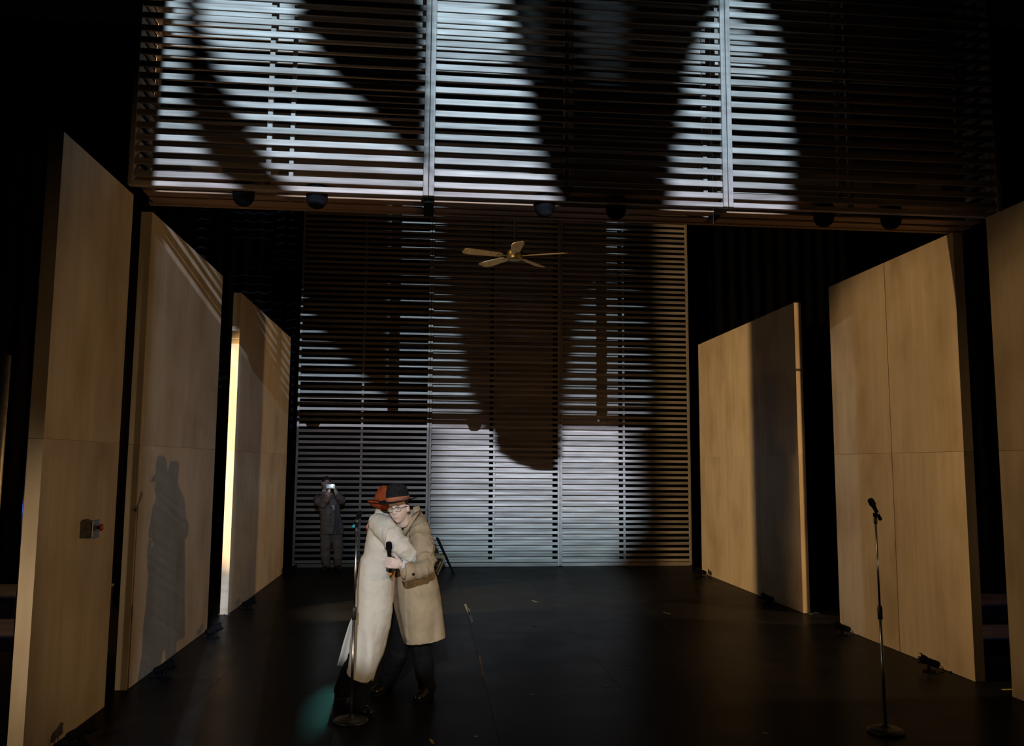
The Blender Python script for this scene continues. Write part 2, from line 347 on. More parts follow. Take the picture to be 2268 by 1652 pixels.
def share(name, me, parent, loc, rot=(0,0,0)):    # a piece sharing mesh data, placed in the world
    o = bpy.data.objects.new(name, me); col.objects.link(o); o.location = loc; o.rotation_euler = rot
    o.parent = parent; o.matrix_parent_inverse = inv_of(parent); return o
def remesh(mb, voxel, smooth=4, fac=.5):
    me = mb.mesh('tmp'); o = bpy.data.objects.new('tmp', me); col.objects.link(o)
    r = o.modifiers.new('r', 'REMESH'); r.mode = 'VOXEL'; r.voxel_size = voxel
    if smooth:
        sm = o.modifiers.new('s', 'SMOOTH'); sm.factor = fac; sm.iterations = smooth
    dg = bpy.context.evaluated_depsgraph_get(); ev = o.evaluated_get(dg)
    out = bpy.data.meshes.new_from_object(ev); bpy.data.objects.remove(o); return out
def displace(me, fn):
    nr = [v.normal.copy() for v in me.vertices]
    for v, n in zip(me.vertices, nr): v.co += n*fn(v.co, n)
    me.update()
def ridge(x): return (1-abs(math.sin(x)))**1.6-.35
def fbm(p, s, k=3): return noise.fractal(Vector(p)*s, 1.0, 2.0, k)

# ------------------------------------------------------------------ floor and masking
fl = MB().box((-8, -1, -.12), (11.5, 20.5, -.018)).build('floor', FLOOR); struct(fl)
sheet = MB().cbox((0, 0, -.018), (1.2185, 2.4385, 0), .0012).mesh('floor_board'); sheet.materials.append(FLOOR)
for i in range(16):
    for j in range(8):
        share('floor_board', sheet, fl, (-8+i*1.22, 1.0+j*2.44-(.6 if i % 2 else 0), random.uniform(-.0008, 0)))
def drape(name, p0, p1, h, amp=.06, wl=.28):
    p0, p1 = Vector(p0), Vector(p1); d = p1-p0; ln = d.length; d.normalize(); nn = Vector((-d.y, d.x, 0)); k = int(ln/.05)
    mb = MB(); front = []; back = []
    for i in range(k+1):
        t = ln*i/k; a = amp*math.sin(t/wl*6.283+fbm((t*.6, 3.1, h), 1)*3)
        front.append(p0+d*t+nn*a); back.append(p0+d*t+nn*(a+.012))
    prof = front+back[::-1]
    mb.rings([[p+Vector((0,0,z)) for p in prof] for z in (0.012, h*.5, h)])
    return mb.build(name, DRAPE, None, True)
struct(drape('wall_back', (-8, 18.6, 0), (11.5, 18.6, 0), 9))
struct(drape('wall_left', (-7.4, 2, 0), (-7.4, 18.5, 0), 9))
struct(drape('wall_right', (10.8, 2, 0), (10.8, 18.5, 0), 9))
for k, (x0, x1, y, lab) in enumerate([(-6.6, -3.3, 12.4, 'black masking drape in the left wing behind the third plywood flat'), (-6.6, -3.1, 16.4, 'black masking drape at the left end of the slatted back wall'),
                           (5.75, 9.5, 11.0, 'black masking drape in the right wing behind the gap between the tall flats'), (5.7, 9.5, 16.6, 'black masking drape at the right end of the slatted back wall')]):
    tag(drape('masking_drape', (x0, y, 0), (x1, y, 0), 8.5), lab, 'curtain', 'black masking drapes in the wings')

# ------------------------------------------------------------------ plywood flats
XL, XR, ZT, ZS, TH = -2.612, 5.13, 4.317, 2.152, .10
def flat(label, side, y0, y1, joints, gap=.0014):
    x = XL if side < 0 else XR; t = thing('plywood_flat', label, 'flat', (x, (y0+y1)/2, 0), 'plywood flats along the two sides of the stage')
    s = -1 if side < 0 else 1                       # the flat's body lies outward of its inner face
    def bx(a, b, ya, yb, za, zb): return MB().box((min(x+s*a, x+s*b), ya, za), (max(x+s*a, x+s*b), yb, zb))
    bx(.0122, TH-.001, y0+.0102, y1-.0102, .004, ZT-.010).build('core', PLY, t)
    ys = [y0]+joints+[y1]
    for ya, yb in zip(ys, ys[1:]):
        for za, zb in ((0.003, ZS-.0015), (ZS+.0015, ZT)):
            bx(0, .012, ya+(gap/2 if ya != y0 else .0104), yb-(gap/2 if yb != y1 else .0104), za, zb).build('plywood_sheet', PLY, t)
    for za, zb in ((0.003, ZS-.0015), (ZS+.0015, ZT)):
        bx(0, TH, y0, y0+.010, za, zb).build('edge_board', PLY, t)
        bx(0, TH, y1-.010, y1, za, zb).build('edge_board', PLY, t)
    return t
flat('tall plywood flat at the left front with a grey switch box on it', -1, 6.0, 7.41, [])
flat('tall plywood flat at left showing the shadow of the embracing pair', -1, 7.915, 10.615, [9.2])
flat('plywood flat at left nearest the slatted back wall, its front edge brightly lit', -1, 11.65, 15.84, [13.3])
flat('plywood flat at right nearest the slatted back wall, half of it in shadow', 1, 11.32, 15.62, [12.74, 14.17], .006)
flat('tall plywood flat at right behind the lone microphone stand', 1, 7.66, 10.27, [8.93], .012)
flat('tall plywood flat cut by the right edge of the picture', 1, 4.6, 7.155, [5.9])

# ------------------------------------------------------------------ slatted walls
PITCH_S, SH, SD = .109, .053, .026
def slat_mesh(length, h=SH, d=SD):
    me = MB().cbox((0, 0, -h/2), (length, d, h/2), .003).mesh('slat'); me.materials.append(SLAT); return me
_sm = {}
def slat(parent, x0, x1, y, z, h=SH):
    k = (round(x1-x0, 3), h)
    if k not in _sm: _sm[k] = slat_mesh(x1-x0, h)
    return share('slat', _sm[k], parent, (x0, y+random.uniform(-.002, .002), z+random.uniform(-.003, .003)), (random.uniform(-.035, .035), random.uniform(-.0009, .0009), 0))
bx_ = [-2.585, -.012, 2.602, 5.285]; mids = [-1.33, 1.287, 3.92]
labs = ['left third of the slatted timber back wall, behind the person with a phone', 'middle third of the slatted timber back wall, under the ceiling fan', 'right third of the slatted timber back wall, tan at its right edge']
for k in range(3):
    x0, x1 = bx_[k]+.004, bx_[k+1]-.004
    t = thing('slatted_wall_panel', labs[k], 'slatted wall', ((x0+x1)/2, YB, 0), 'slatted panels of the back wall')
    ztop = 7.3
    for xa in (x0, x1-.042):
        MB().cbox((xa, YB-.03, .012), (xa+.042, YB+.03, ztop), .003).build('stile', STILE, t)
    MB().cbox((mids[k]-.022, YB+.030, .075), (mids[k]+.022, YB+.072, ztop-.06), .003).build('mid_stile', STILE, t)
    MB().cbox((x0+.043, YB-.028, .004), (x1-.043, YB+.028, .074), .003).build('bottom_rail', SLAT, t)
    MB().cbox((x0+.043, YB-.028, ztop-.06), (x1-.043, YB+.028, ztop), .003).build('top_rail', STILE, t)
    z = .115
    while z < ztop-.1:
        slat(t, x0+.043, x1-.043, YB-.02+.0, z); z += PITCH_S
    # second layer of slats behind, closing the gaps of some bays
    for (ba, bb) in {0: [], 1: [(x0+.05, mids[1]-.10), (mids[1]+.03, x1-.13)], 2: [(x0+.05, mids[2]-.10)]}[k]:
        z = .115+PITCH_S/2
        while z < ztop-.1:
            slat(t, ba, bb, YB+.082, z, .074); z += PITCH_S
# hanging screen above the stage: a slatted box
sx_ = [-2.587, -.048, 2.66, 5.31]; ZB = 4.33; ZTS = 7.7; DB = .534
labs = ['left bay of the slatted screen hanging over the stage', 'middle bay of the slatted screen hanging over the stage', 'right bay of the slatted screen hanging over the stage, mostly dark']
for k in range(3):
    x0, x1 = sx_[k]+.003, sx_[k+1]-.003
    t = thing('hanging_slat_screen', labs[k], 'slatted screen', ((x0+x1)/2, YS, ZB), 'bays of the hanging slatted screen')
    for xa in (x0, x1-.044):
        MB().cbox((xa, YS-.035, ZB+.002), (xa+.044, YS+.03, ZTS), .003).build('stile', STILE, t)
        MB().cbox((xa, YS+DB-.03, ZB+.03), (xa+.044, YS+DB+.02, ZTS), .003).build('stile', STILE, t)
    xm = (x0+x1)/2-.12
    MB().cbox((xm-.022, YS+.028, ZB+.05), (xm+.022, YS+.06, ZTS), .003).build('mid_stile', STILE, t)
    MB().cbox((xm+.10, YS+DB-.07, ZB+.05), (xm+.14, YS+DB-.03, ZTS), .003).build('mid_stile', STILE, t)
    MB().cbox((x0+.045, YS-.03, ZB), (x1-.045, YS+.026, ZB+.045), .003).build('bottom_rail', SLAT, t)
    MB().cbox((x0, YS+DB-.025, ZB-.0), (x1, YS+DB+.025, ZB+.03), .003).build('bottom_rail', BOARD, t)
    z = ZB+.105
    while z < ZTS-.05:
        slat(t, x0+.045, x1-.045, YS-.026, z)
        slat(t, x0+.045, x1-.045, YS+DB-.01, z+.032); z += PITCH_S
    # soffit boards under the box
    for (ya, yb, zz_) in ((.04, .185, .095), (.205, .345, .022), (.365, DB-.03, .010)):
        MB().cbox((x0+.05, YS+ya, ZB+zz_), (x1-.05, YS+yb, ZB+zz_+.014), .002).build('soffit_board', BOARD, t)
    ends = {0: x0+.002, 2: x1-.028}.get(k)
    if ends is not None:                 # short slats closing the end of the box
        me = MB().cbox((0, 0, -SH/2), (.026, DB-.11, SH/2), .003).mesh('slat'); me.materials.append(SLAT)
        z = ZB+.105
        while z < ZTS-.05: share('slat', me, t, (ends, YS+.055, z)); z += PITCH_S
    if k == 1:
        MB().cbox((x0-.045, YS+.07, ZB-.03), (x0+.045, YS+DB-.05, ZB+.044), .004).build('hanger_block', FELTM, t)
# dome fittings under the hanging screen
for x, lab in [(-1.655, 'black dome lamp under the hanging screen, leftmost of six'), (-1.025, 'black dome lamp under the hanging screen, second from the left'), (1.0, 'black dome lamp under the middle bay, left of its pair'),
               (1.655, 'black dome lamp under the middle bay, right of its pair'), (3.63, 'black dome lamp under the dark right bay, left of its pair'), (4.29, 'black dome lamp under the dark right bay, rightmost of six')]:
    t = thing('dome_lamp', lab, 'lamp', (x, YS+.11, ZB), 'dome lamps under the hanging screen')
    mt = Matrix.Translation((x, YS+.112, ZB+.085))
    MB().lathe([(.008,-.192),(.042,-.186),(.068,-.168),(.085,-.142),(.0925,-.11),(.093,-.03),(.096,-.028),(.096,-.006)], 28, mt).build('shade', FELTM, t, True)
    MB().lathe([(.03,-.0055),(.03,.0085),(.012,.0095)], 16, mt).build('mount', BLACKM, t, True)

# ------------------------------------------------------------------ ceiling fan
FC = at(1140, 567, 10.0)
t = thing('ceiling_fan', 'five-blade ceiling fan hanging in front of the slatted back wall', 'ceiling fan', FC)
mt = Matrix.Translation(FC)
MB().lathe([(.02,-.055),(.06,-.055),(.085,-.045),(.095,-.02),(.1,.0),(.1,.05),(.085,.075),(.04,.085),(.02,.09)], 28, mt).build('motor_housing', BRASS, t, True)
MB().lathe([(.012,.085),(.012,3.0)], 10, mt).build('rod', BLACKM, t, True)
MB().lathe([(.03,2.95),(.06,2.99),(.06,3.02)], 14, mt).build('canopy', BLACKM, t, True)
for k in range(5):
    a = R_(-92+72*k); mr = mt@Matrix.Rotation(a, 4, 'Z')@Matrix.Rotation(R_(11), 4, 'X')
    prof = [(.17,-.045),(.22,-.055),(.55,-.075),(.63,-.07),(.66,-.045),(.66,.055),(.63,.073),(.55,.075),(.22,.055),(.17,.045)]
    b = MB().rings([[mr@Vector((x, y, z)) for x, y in prof] for z in (-.005, .003)]).build('blade', FANW, t)
    MB().cbox((.08, -.018, -.008), (.24, .018, .002), .002, mr).build('blade_iron', BRASS, b)

# ------------------------------------------------------------------ floor lamps along the flats
def birdie(label, base, heading, tilt=16):
    t = thing('floor_lamp_fixture', label, 'stage lamp', base, 'small black stage lamps on the floor along the flats')
    m0 = Matrix.Translation(base)@Matrix.Rotation(heading, 4, 'Z')@Matrix.Scale(.78, 4)
    ax = m0@Matrix.Translation((0, 0, .125))@Matrix.Rotation(R_(-tilt), 4, 'Y')@Matrix.Rotation(R_(90), 4, 'Y')   # lathe axis along the heading
    MB().lathe([(.012,-.13),(.034,-.125),(.044,-.10),(.046,-.05),(.043,-.045),(.043,.02),(.050,.03),(.056,.07),(.057,.10),(.052,.10),(.050,.07),(.02,.05)], 24, ax).build('can', FELTM, t, True)
    for k in range(4):
        MB().cbox((-.008, .052, .085), (.008, .062, .125), .001, ax@Matrix.Rotation(k*math.pi/2+.4, 4, 'Z')).build('frame_clip', FELTM, t)
    for s in (-1, 1):
        MB().cbox((-.012, s*.058-.004, .012), (.012, s*.058+.004, .155), .001, m0).build('yoke_leg', FELTM, t)
        MB().lathe([(.013,0),(.013,.016),(.004,.018)], 12, m0@Matrix.Translation((0, s*.062, .125))@Matrix.Rotation(R_(-90*s), 4, 'X')).build('knob', FELTM, t, True)
    MB().cbox((-.07, -.075, .0015), (.07, .075, .013), .002, m0).build('base_plate', FELTM, t)
    MB().tube([m0@Vector(p) for p in ((-.12,0,.10),(-.16,.005,.07),(-.17,.02,.02),(-.12,.06,.008),(-.05,.10,.007))], .004, 8).build('cable', FELTM, t, True)
    return t
for (px, py, lab) in [(142, 1652, 'small stage lamp on the floor at the foot of the left front flat'), (345, 1502, 'small stage lamp on the floor below the pair\'s shadow, nearer of two'),
                      (458, 1413, 'small stage lamp at the far end of the second left flat'), (545, 1350, 'small stage lamp on the floor by the brightly lit flat edge'), (630, 1272, 'tiny stage lamp in the far left corner by the slatted wall')]:
    p = gnd(px, py); birdie(lab, Vector((max(p.x, -2.42), p.y, 0)), R_(38))
for (px, py, lab) in [(1566, 1277, 'tiny stage lamp in the far right corner by the slatted wall'), (1720, 1338, 'small stage lamp in the shadow at the foot of the right rear flat'),
                      (1884, 1407, 'small stage lamp at the far end of the tall right flat'), (2080, 1487, 'small stage lamp on the floor right of the lone microphone stand')]:
    p = gnd(px, py); birdie(lab, Vector((min(p.x, 4.93), p.y, 0)), R_(180-38))

# ------------------------------------------------------------------ things in the wings, on the flats and on the floor
t = thing('switch_box', 'grey metal switch box with a red knob on the left front flat', 'switch box', (XL, 6.766, 1.485))
MB().cbox((XL, 6.70, 1.42), (XL+.085, 6.83, 1.55), .004).build('housing', GREYM, t)
MB().cbox((XL+.0855, 6.695, 1.415), (XL+.092, 6.835, 1.555), .002).build('front_plate', GREYM, t)
MB().lathe([(.012,0),(.012,.015),(.026,.018),(.028,.03),(.02,.036),(.004,.037)], 20, Matrix.Translation((XL+.092, 6.80, 1.495))@Matrix.Rotation(R_(90), 4, 'Y')).build('knob', RED, t, True)
def pipe(label, a, b, r, mtl=GREYM):
    t = thing('pipe', label, 'pipe', a, 'pipes in the dark wings')
    MB().tube([a, b], r, 12, dome=False).build('tube', mtl, t, True)
    d = (Vector(b)-Vector(a)).normalized(); q = d.to_track_quat('Z', 'Y').to_matrix().to_4x4()
    MB().lathe([(r*1.05,0),(r*1.5,.005),(r*1.5,.05),(r*1.05,.055)], 14, Matrix.Translation(Vector(a)+d*.001)@q).build('collar', mtl, t, True)
pipe('thick upright pipe at the far left edge of the picture', (-4.45, 9.2, 0), (-4.45, 9.2, 3.1), .06)
pipe('thin pale upright pole just left of the left front flat', (-4.02, 8.9, 0), (-4.02, 8.9, 2.75), .012, CHROME)
pipe('thin horizontal batten seen between the two right flats', (5.7, 10.8, 3.1), (8.6, 10.8, 3.12), .012, CHROME)
def platform(label, a, b):
    t = thing('platform', label, 'platform', ((a[0]+b[0])/2, (a[1]+b[1])/2, 0), 'low platforms in the wings')
    MB().cbox((a[0], a[1], b[2]-.03), b, .004).build('deck', PLATF, t)
    MB().cbox((a[0]+.01, a[1]+.012, a[2]), (b[0]-.01, b[1]-.012, b[2]-.031), .003).build('riser', BLACKM, t)
    MB().cbox((a[0], a[1]-.008, b[2]-.03), (b[0], a[1]-.001, b[2]-.008), .001).build('nosing', GREYM, t)
platform('low grey platform lit blue at the left edge of the picture', (-6.2, 9.6, .0015), (-4.05, 10.6, .16))
platform('higher grey platform behind the blue one at the left edge', (-6.2, 10.65, .0015), (-4.05, 11.6, .42))
platform('low grey platform lit blue in the gap at far right', (5.85, 8.75, .0015), (8.0, 9.5, .17))
platform('higher grey platform behind, in the gap at far right', (5.95, 9.55, .0015), (8.0, 10.3, .40))
t = thing('equipment_case', 'small dark equipment case standing on the platform at far right', 'case', (6.35, 9.8, .401), None)
MB().cbox((6.22, 9.7, .402), (6.44, 9.95, .66), .008).build('body', PLATF, t); MB().cbox((6.215, 9.695, .66), (6.445, 9.955, .70), .006).build('lid', PLATF, t)
t = thing('equipment_case', 'small dark case on the floor between the two left front flats', 'case', (-2.86, 7.70, 0), None)
MB().cbox((-2.98, 7.56, .0015), (-2.78, 7.86, .12), .008).build('body', PLATF, t); MB().cbox((-2.985, 7.555, .12), (-2.775, 7.865, .15), .006).build('lid', BLACKM, t)
tag(MB().cbox((5.20, 7.37, .0006), (5.56, 7.40, .003), .0006).build('floor_tape', TAPEY), 'yellow tape line on the floor in the far right gap', 'tape')
marks = [((1030,1338),(1040,1362),.03,TAPE,'pale worn tape strip right of the folding chair'), ((1037,1348),(1046,1378),.025,TAPE,'second pale worn tape strip beside the first'),
         ((1062,1455),(1070,1497),.02,GOLDT,'amber tape mark on the floor right of the pair'), ((1180,1330),(1190,1334),.04,TAPE,'small pale tape square in the middle of the floor'),
         ((1352,1445),(1362,1446),.03,GOLDT,'yellowish scrap of tape right of the floor\'s middle'), ((1470,1356),(1484,1360),.03,TAPE,'pale scrap of tape before the right rear flat'),
         ((1178,1387),(1190,1388),.03,TAPE,'pale dash of tape left of the floor\'s middle'), ((1330,1371),(1342,1374),.03,GOLDT,'amber scrap of tape near the floor\'s middle'),
         ((1335,1516),(1348,1521),.025,TAPE,'pale scrap of tape on the front part of the floor'), ((1380,1480),(1388,1481),.025,TAPE,'tiny pale scrap of tape right of the front scrap'),
         ((953,1637),(960,1647),.02,GOLDT,'yellowish corner of tape at the very front of the floor'), ((1050,1630),(1056,1632),.025,TAPE,'pale dot of tape at the very front of the floor'),
         ((1175,1537),(1181,1539),.02,TAPE,'pale dot of tape in front of the pair to the right'), ((1690,1623),(1702,1625),.02,GOLDT,'amber dash of tape left of the lone microphone stand')]
for a, b, wd, mm, lab in marks:
    a, b = gnd(*a), gnd(*b); d = (b-a); l_ = max(d.length, .03); d.normalize(); q = Matrix.Translation(a)@Vector((1,0,0)).rotation_difference(d).to_matrix().to_4x4()
    tag(MB().cbox((0, -wd/2, .0006), (l_, wd/2, .0022), .0004, q).build('floor_tape', mm), lab+' on the black floor' if 'floor' not in lab else lab, 'tape', 'tape scraps on the stage floor')

for pts, lab in (([(1776,1358),(1790,1359),(1802,1355),(1811,1358)], 'short pale cable at the foot of the right rear flat'), ([(487,1360),(494,1357),(503,1361),(512,1360)], 'short cable at the foot of the brightly lit left flat edge')):
    tag(MB().tube([gnd(*p)+Vector((0, -.07, .006)) for p in pts], .005, 8).build('cable', GREYM, None, True), lab, 'cable')

# ------------------------------------------------------------------ folding chair by the back wall
def folding_chair():
    P = lambda px, py, Y: at(px, py, Y)
    base = gnd(990, 1274); t = thing('folding_chair', 'wooden folding chair with dark back posts behind the pair', 'chair', base)
    Yn, Yf = base.y, base.y+.40
    for k, Y in enumerate((Yn, Yf)):
        dx = 0 if k == 0 else -.02
        o = Vector((dx, 0, 0))
        top = P(971, 1196, Yn)+o; foot = gnd(1006, 1274)+o; top.y = foot.y = Y; foot.z = .012
        MB().tube([top, top.lerp(foot, .5), foot], [.022, .02, .014], 8, .7).build('back_post', CLOTH_DK, t, True)
        a = P(985, 1237, Yn)+o; b = gnd(969, 1275)+o; a.y = b.y = Y; b.z = .012
        MB().tube([a, b], [.016, .016], 8, .8, dome=False).build('leg', WOODC, t, True)
    top = P(971, 1196, Yn); foot = gnd(1006, 1274)
    for f in (.03, .12, .21):
        c = top.lerp(foot, f); MB().cbox((c.x-.008, Yn+.015, c.z-.02), (c.x+.008, Yf-.015, c.z+.02), .003).build('back_slat', CLOTH_DK, t)
    s0 = P(958, 1238, Yn); s1 = P(988, 1240, Yn)
    for i in range(5):
        f = i/5; a = s0.lerp(s1, f); b = s0.lerp(s1, f+.17)
        MB().cbox((a.x, Yn+.02, .335), (b.x, Yf-.02, .352), .003).build('seat_slat', WOODC, t)
    MB().cbox((s0.x, Yn+.021, .300), (s1.x, Yn+.042, .334), .002).build('seat_rail', WOODC, t)
    MB().cbox((s0.x, Yf-.042, .300), (s1.x, Yf-.021, .334), .002).build('seat_rail', WOODC, t)
folding_chair()

# ------------------------------------------------------------------ microphones and stands
def microphone(label, head, tail, ring=None, group='handheld microphones', w=1.0):
    head, tail = Vector(head), Vector(tail); d = (head-tail); ln = d.length; q = Matrix.Translation(tail)@d.to_track_quat('Z', 'Y').to_matrix().to_4x4()@Matrix.Diagonal((w, w, 1, 1))
    t = thing('microphone', label, 'microphone', tail, group); r = .024
    MB().lathe([(.006,0),(.013,.001),(.014,.02),(.0145,ln*.4),(.017,ln-.075),(.021,ln-.06)], 20, q).build('handle', FELTM, t, True)
    MB().lathe([(.020,ln-.0598),(.0255,ln-.056),(.026,ln-.046),(.0255,ln-.042)], 20, q).build('collar', FELTM, t, True)
    MB().lathe([(.0250,ln-.0418),(.0255,ln-.025),(.024,ln-.012),(.018,ln-.004),(.006,ln)], 20, q).build('grille', FELTM, t, True)
    MB().lathe([(.004,-.022),(.013,-.021),(.0142,-.012),(.0142,-.001)], 16, q).build('tail_cap', ring or FELTM, t, True)
    MB().lathe([(.0148,.030),(.0152,.031),(.0152,.048),(.0148,.049)], 16, q).build('ring', CHROME, t, True)
    return t
def mic_stand(label, base, top):
    base, top = Vector(base), Vector(top); t = thing('microphone_stand', label, 'microphone stand', base, 'microphone stands on the stage')
    MB().lathe([(.02,.0015),(.125,.0015),(.135,.006),(.135,.016),(.12,.028),(.08,.040),(.03,.046),(.018,.06),(.01,.06)], 36, Matrix.Translation(base)).build('base', BLACKM, t, True)
    b = base+Vector((0,0,.05)); mid = b.lerp(top, .54)
    MB().tube([b, mid], .0115, 14, dome=False).build('lower_tube', CHROME, t, True)
    q = (top-b).to_track_quat('Z', 'Y').to_matrix().to_4x4()
    MB().lathe([(.012,-.05),(.018,-.045),(.019,.03),(.0165,.05),(.011,.055)], 18, Matrix.Translation(mid)@q).build('clutch', BLACKM, t, True)
    MB().tube([mid, top], .0082, 14, dome=False).build('upper_tube', CHROME, t, True)
    MB().cbox((-.012,-.014,.018), (.012,.014,.05), .003, Matrix.Translation(top)@q).build('clip', FELTM, t)
    MB().lathe([(.010,-.035),(.014,-.03),(.014,.012),(.008,.02)], 16, Matrix.Translation(top)@q).build('thread_sleeve', BLACKM, t, True)
    return t
b1 = gnd(777, 1599); tp1 = Vector((b1.x+.012, b1.y, at(790, 1172, b1.y).z)); tp1.x = at(790, 1172, b1.y).x
mic_stand('round-based microphone stand in front of the embracing pair', b1, tp1)
h1 = at(798, 1133, b1.y); t1 = at(786, 1160, b1.y); h1.y += .06
microphone('black microphone with a blue tail clipped to the stand by the pair', h1, t1+(t1-h1).normalized()*.012, BLUE_P, w=.8)
b2 = gnd(1962, 1622); tp2 = at(1939, 1150, b2.y)
mic_stand('lone round-based microphone stand at front right', b2, tp2)
microphone('black microphone tilted in the clip of the lone stand at right', w=.95, head=at(1922, 1104, b2.y)-Vector((0,.03,0)), tail=at(1948, 1146, b2.y))

# ------------------------------------------------------------------ people: helpers
def frame(fwd, upv):
    f = Vector(fwd).normalized(); u = Vector(upv); r = f.cross(u).normalized(); u = r.cross(f)
    mm = Matrix.Identity(4)
    for i in range(3): mm[i][0], mm[i][1], mm[i][2] = r[i], f[i], u[i]
    return mm
def g(x, s): return math.exp(-(x/s)**2)
def head_mesh(mb, mtx, k=1.0):
    n, mm = 40, 40; rs = []
    for i in range(mm+1):
        t = math.pi*(i/mm*.985+.0075); z = -math.cos(t); rr = math.sin(t); ring = []
        for j in range(n):
            q = 2*math.pi*j/n; cx, cy = math.cos(q), math.sin(q)
            x, y, zz = .076*rr*cx, .096*rr*cy, .118*z
            if z < 0:
                x *= 1-.22*(-z)**1.8
                y = y*(1-.10*(-z)) + (.012*(-z) if cy > 0 else .035*(-z)**1.2)
            fr = max(0, cy)**2          # front of the face
            if cy > 0:
                d = 0
                d += .026*g(x, .013)*g(zz+.022, .018) + .016*g(x, .010)*g(zz-.004, .02)       # nose
                d += .006*g(zz-.034, .012)*g(x, .05)                                             # brow
                d -= .013*(g(x-.031, .018)+g(x+.031, .018))*g(zz-.008, .014)                     # eye sockets
                d += .008*g(x, .022)*g(zz+.062, .009) - .006*g(x, .02)*g(zz+.066, .0035) + .006*g(x, .018)*g(zz+.074, .007)   # lips
                d += .010*g(x, .022)*g(zz+.102, .016)                                            # chin
                d += .005*(g(x-.042, .02)+g(x+.042, .02))*g(zz+.03, .022)                        # cheeks
                y += d*min(1, fr*1.6)
            ring.append(mtx@(Vector((x, y, zz))*k))
        rs.append(ring)
    mb.rings(rs)
    for s in (-1, 1):                   # ears
        mb.ell(mtx@(Vector((s*.080, -.008, -.008))*k), (.010*k, .020*k, .031*k), 12, 8, mtx.to_3x3().to_4x4()@Matrix.Rotation(s*.35, 4, 'Z'))
def hand(mb, wrist, D, Nb, S, curls=(30, 75, 60), spread=.0, scale=1.0, thumb=(25, 45), thumb_out=.6):
    """D: towards the fingers, Nb: out of the back of the hand, S: thumb side"""
    W_ = Vector(wrist); D = Vector(D).normalized(); Nb = Vector(Nb); Nb = (Nb-D*Nb.dot(D)).normalized(); S = Vector(S); S = (S-D*S.dot(D)-Nb*S.dot(Nb)).normalized()
    k = scale
    mb.tube([W_-D*.05*k, W_, W_+D*.03*k, W_+D*.06*k, W_+D*.075*k], [.026*k, .027*k, .036*k, .039*k, .036*k], 16, .40, ref=S, dome=False)
    for i, (off, ln) in enumerate(((.031, .96), (.0102, 1.06), (-.0106, .99), (-.0305, .80))):
        p = W_+D*.082*k+S*off*k; a = 0; path = [p-D*.02*k, p]; rad = [.0085*k, .0088*k]
        dirb = (D+S*spread*off*10).normalized()
        for l_, c in zip((.043, .028, .022), curls):
            a += R_(c); dd = dirb*math.cos(a)-Nb*math.sin(a); p = p+dd*l_*ln*k; path.append(p); rad.append((.0085, .0078, .0068)[len(path)-3]*k)
        mb.tube(path, rad, 10)
    p = W_+D*.022*k+S*.026*k-Nb*.006*k; d1 = (D*.75+S*thumb_out-Nb*.5).normalized()
    path = [p-d1*.01*k, p, p+d1*.038*k]; d2 = (d1*math.cos(R_(thumb[0]))-Nb*math.sin(R_(thumb[0]))).normalized(); path.append(path[-1]+d2*.030*k)
    d3 = (D*.8-Nb*.6).normalized(); path.append(path[-1]+d3*.022*k)
    mb.tube(path, [.012*k, .0135*k, .0115*k, .0105*k, .009*k], 10)
def tone(me, fn):
    ca = me.color_attributes.new('tone', 'FLOAT_COLOR', 'POINT')
    for i, v in enumerate(me.vertices): ca.data[i].color = (*fn(v.co), 1)
SK = Vector((.78, .63, .58)); LIP = Vector((.62, .40, .38)); BROW = Vector((.06, .04, .03)); RUDDY = Vector((.58, .24, .16))
def face_tone(mtx, k=1.0, skin_c=SK):
    iv = mtx.inverted()
    def f(p):
        q = iv@Vector(p)/k; c = skin_c.copy()
        if q.y > .05 and abs(q.x) < .07 and abs(q.z) < .13:
            a = g(q.x, .024)*g(q.z+.067, .0095); c = c.lerp(LIP, min(1, a*1.2))
            b = (g(abs(q.x)-.033, .016)*g(q.z-.033, .0055)); c = c.lerp(BROW, min(1, b*1.1))
            e = (g(abs(q.x)-.031, .011)*g(q.z-.007, .005)); c = c.lerp(BROW, min(.8, e))
        return c
    return f
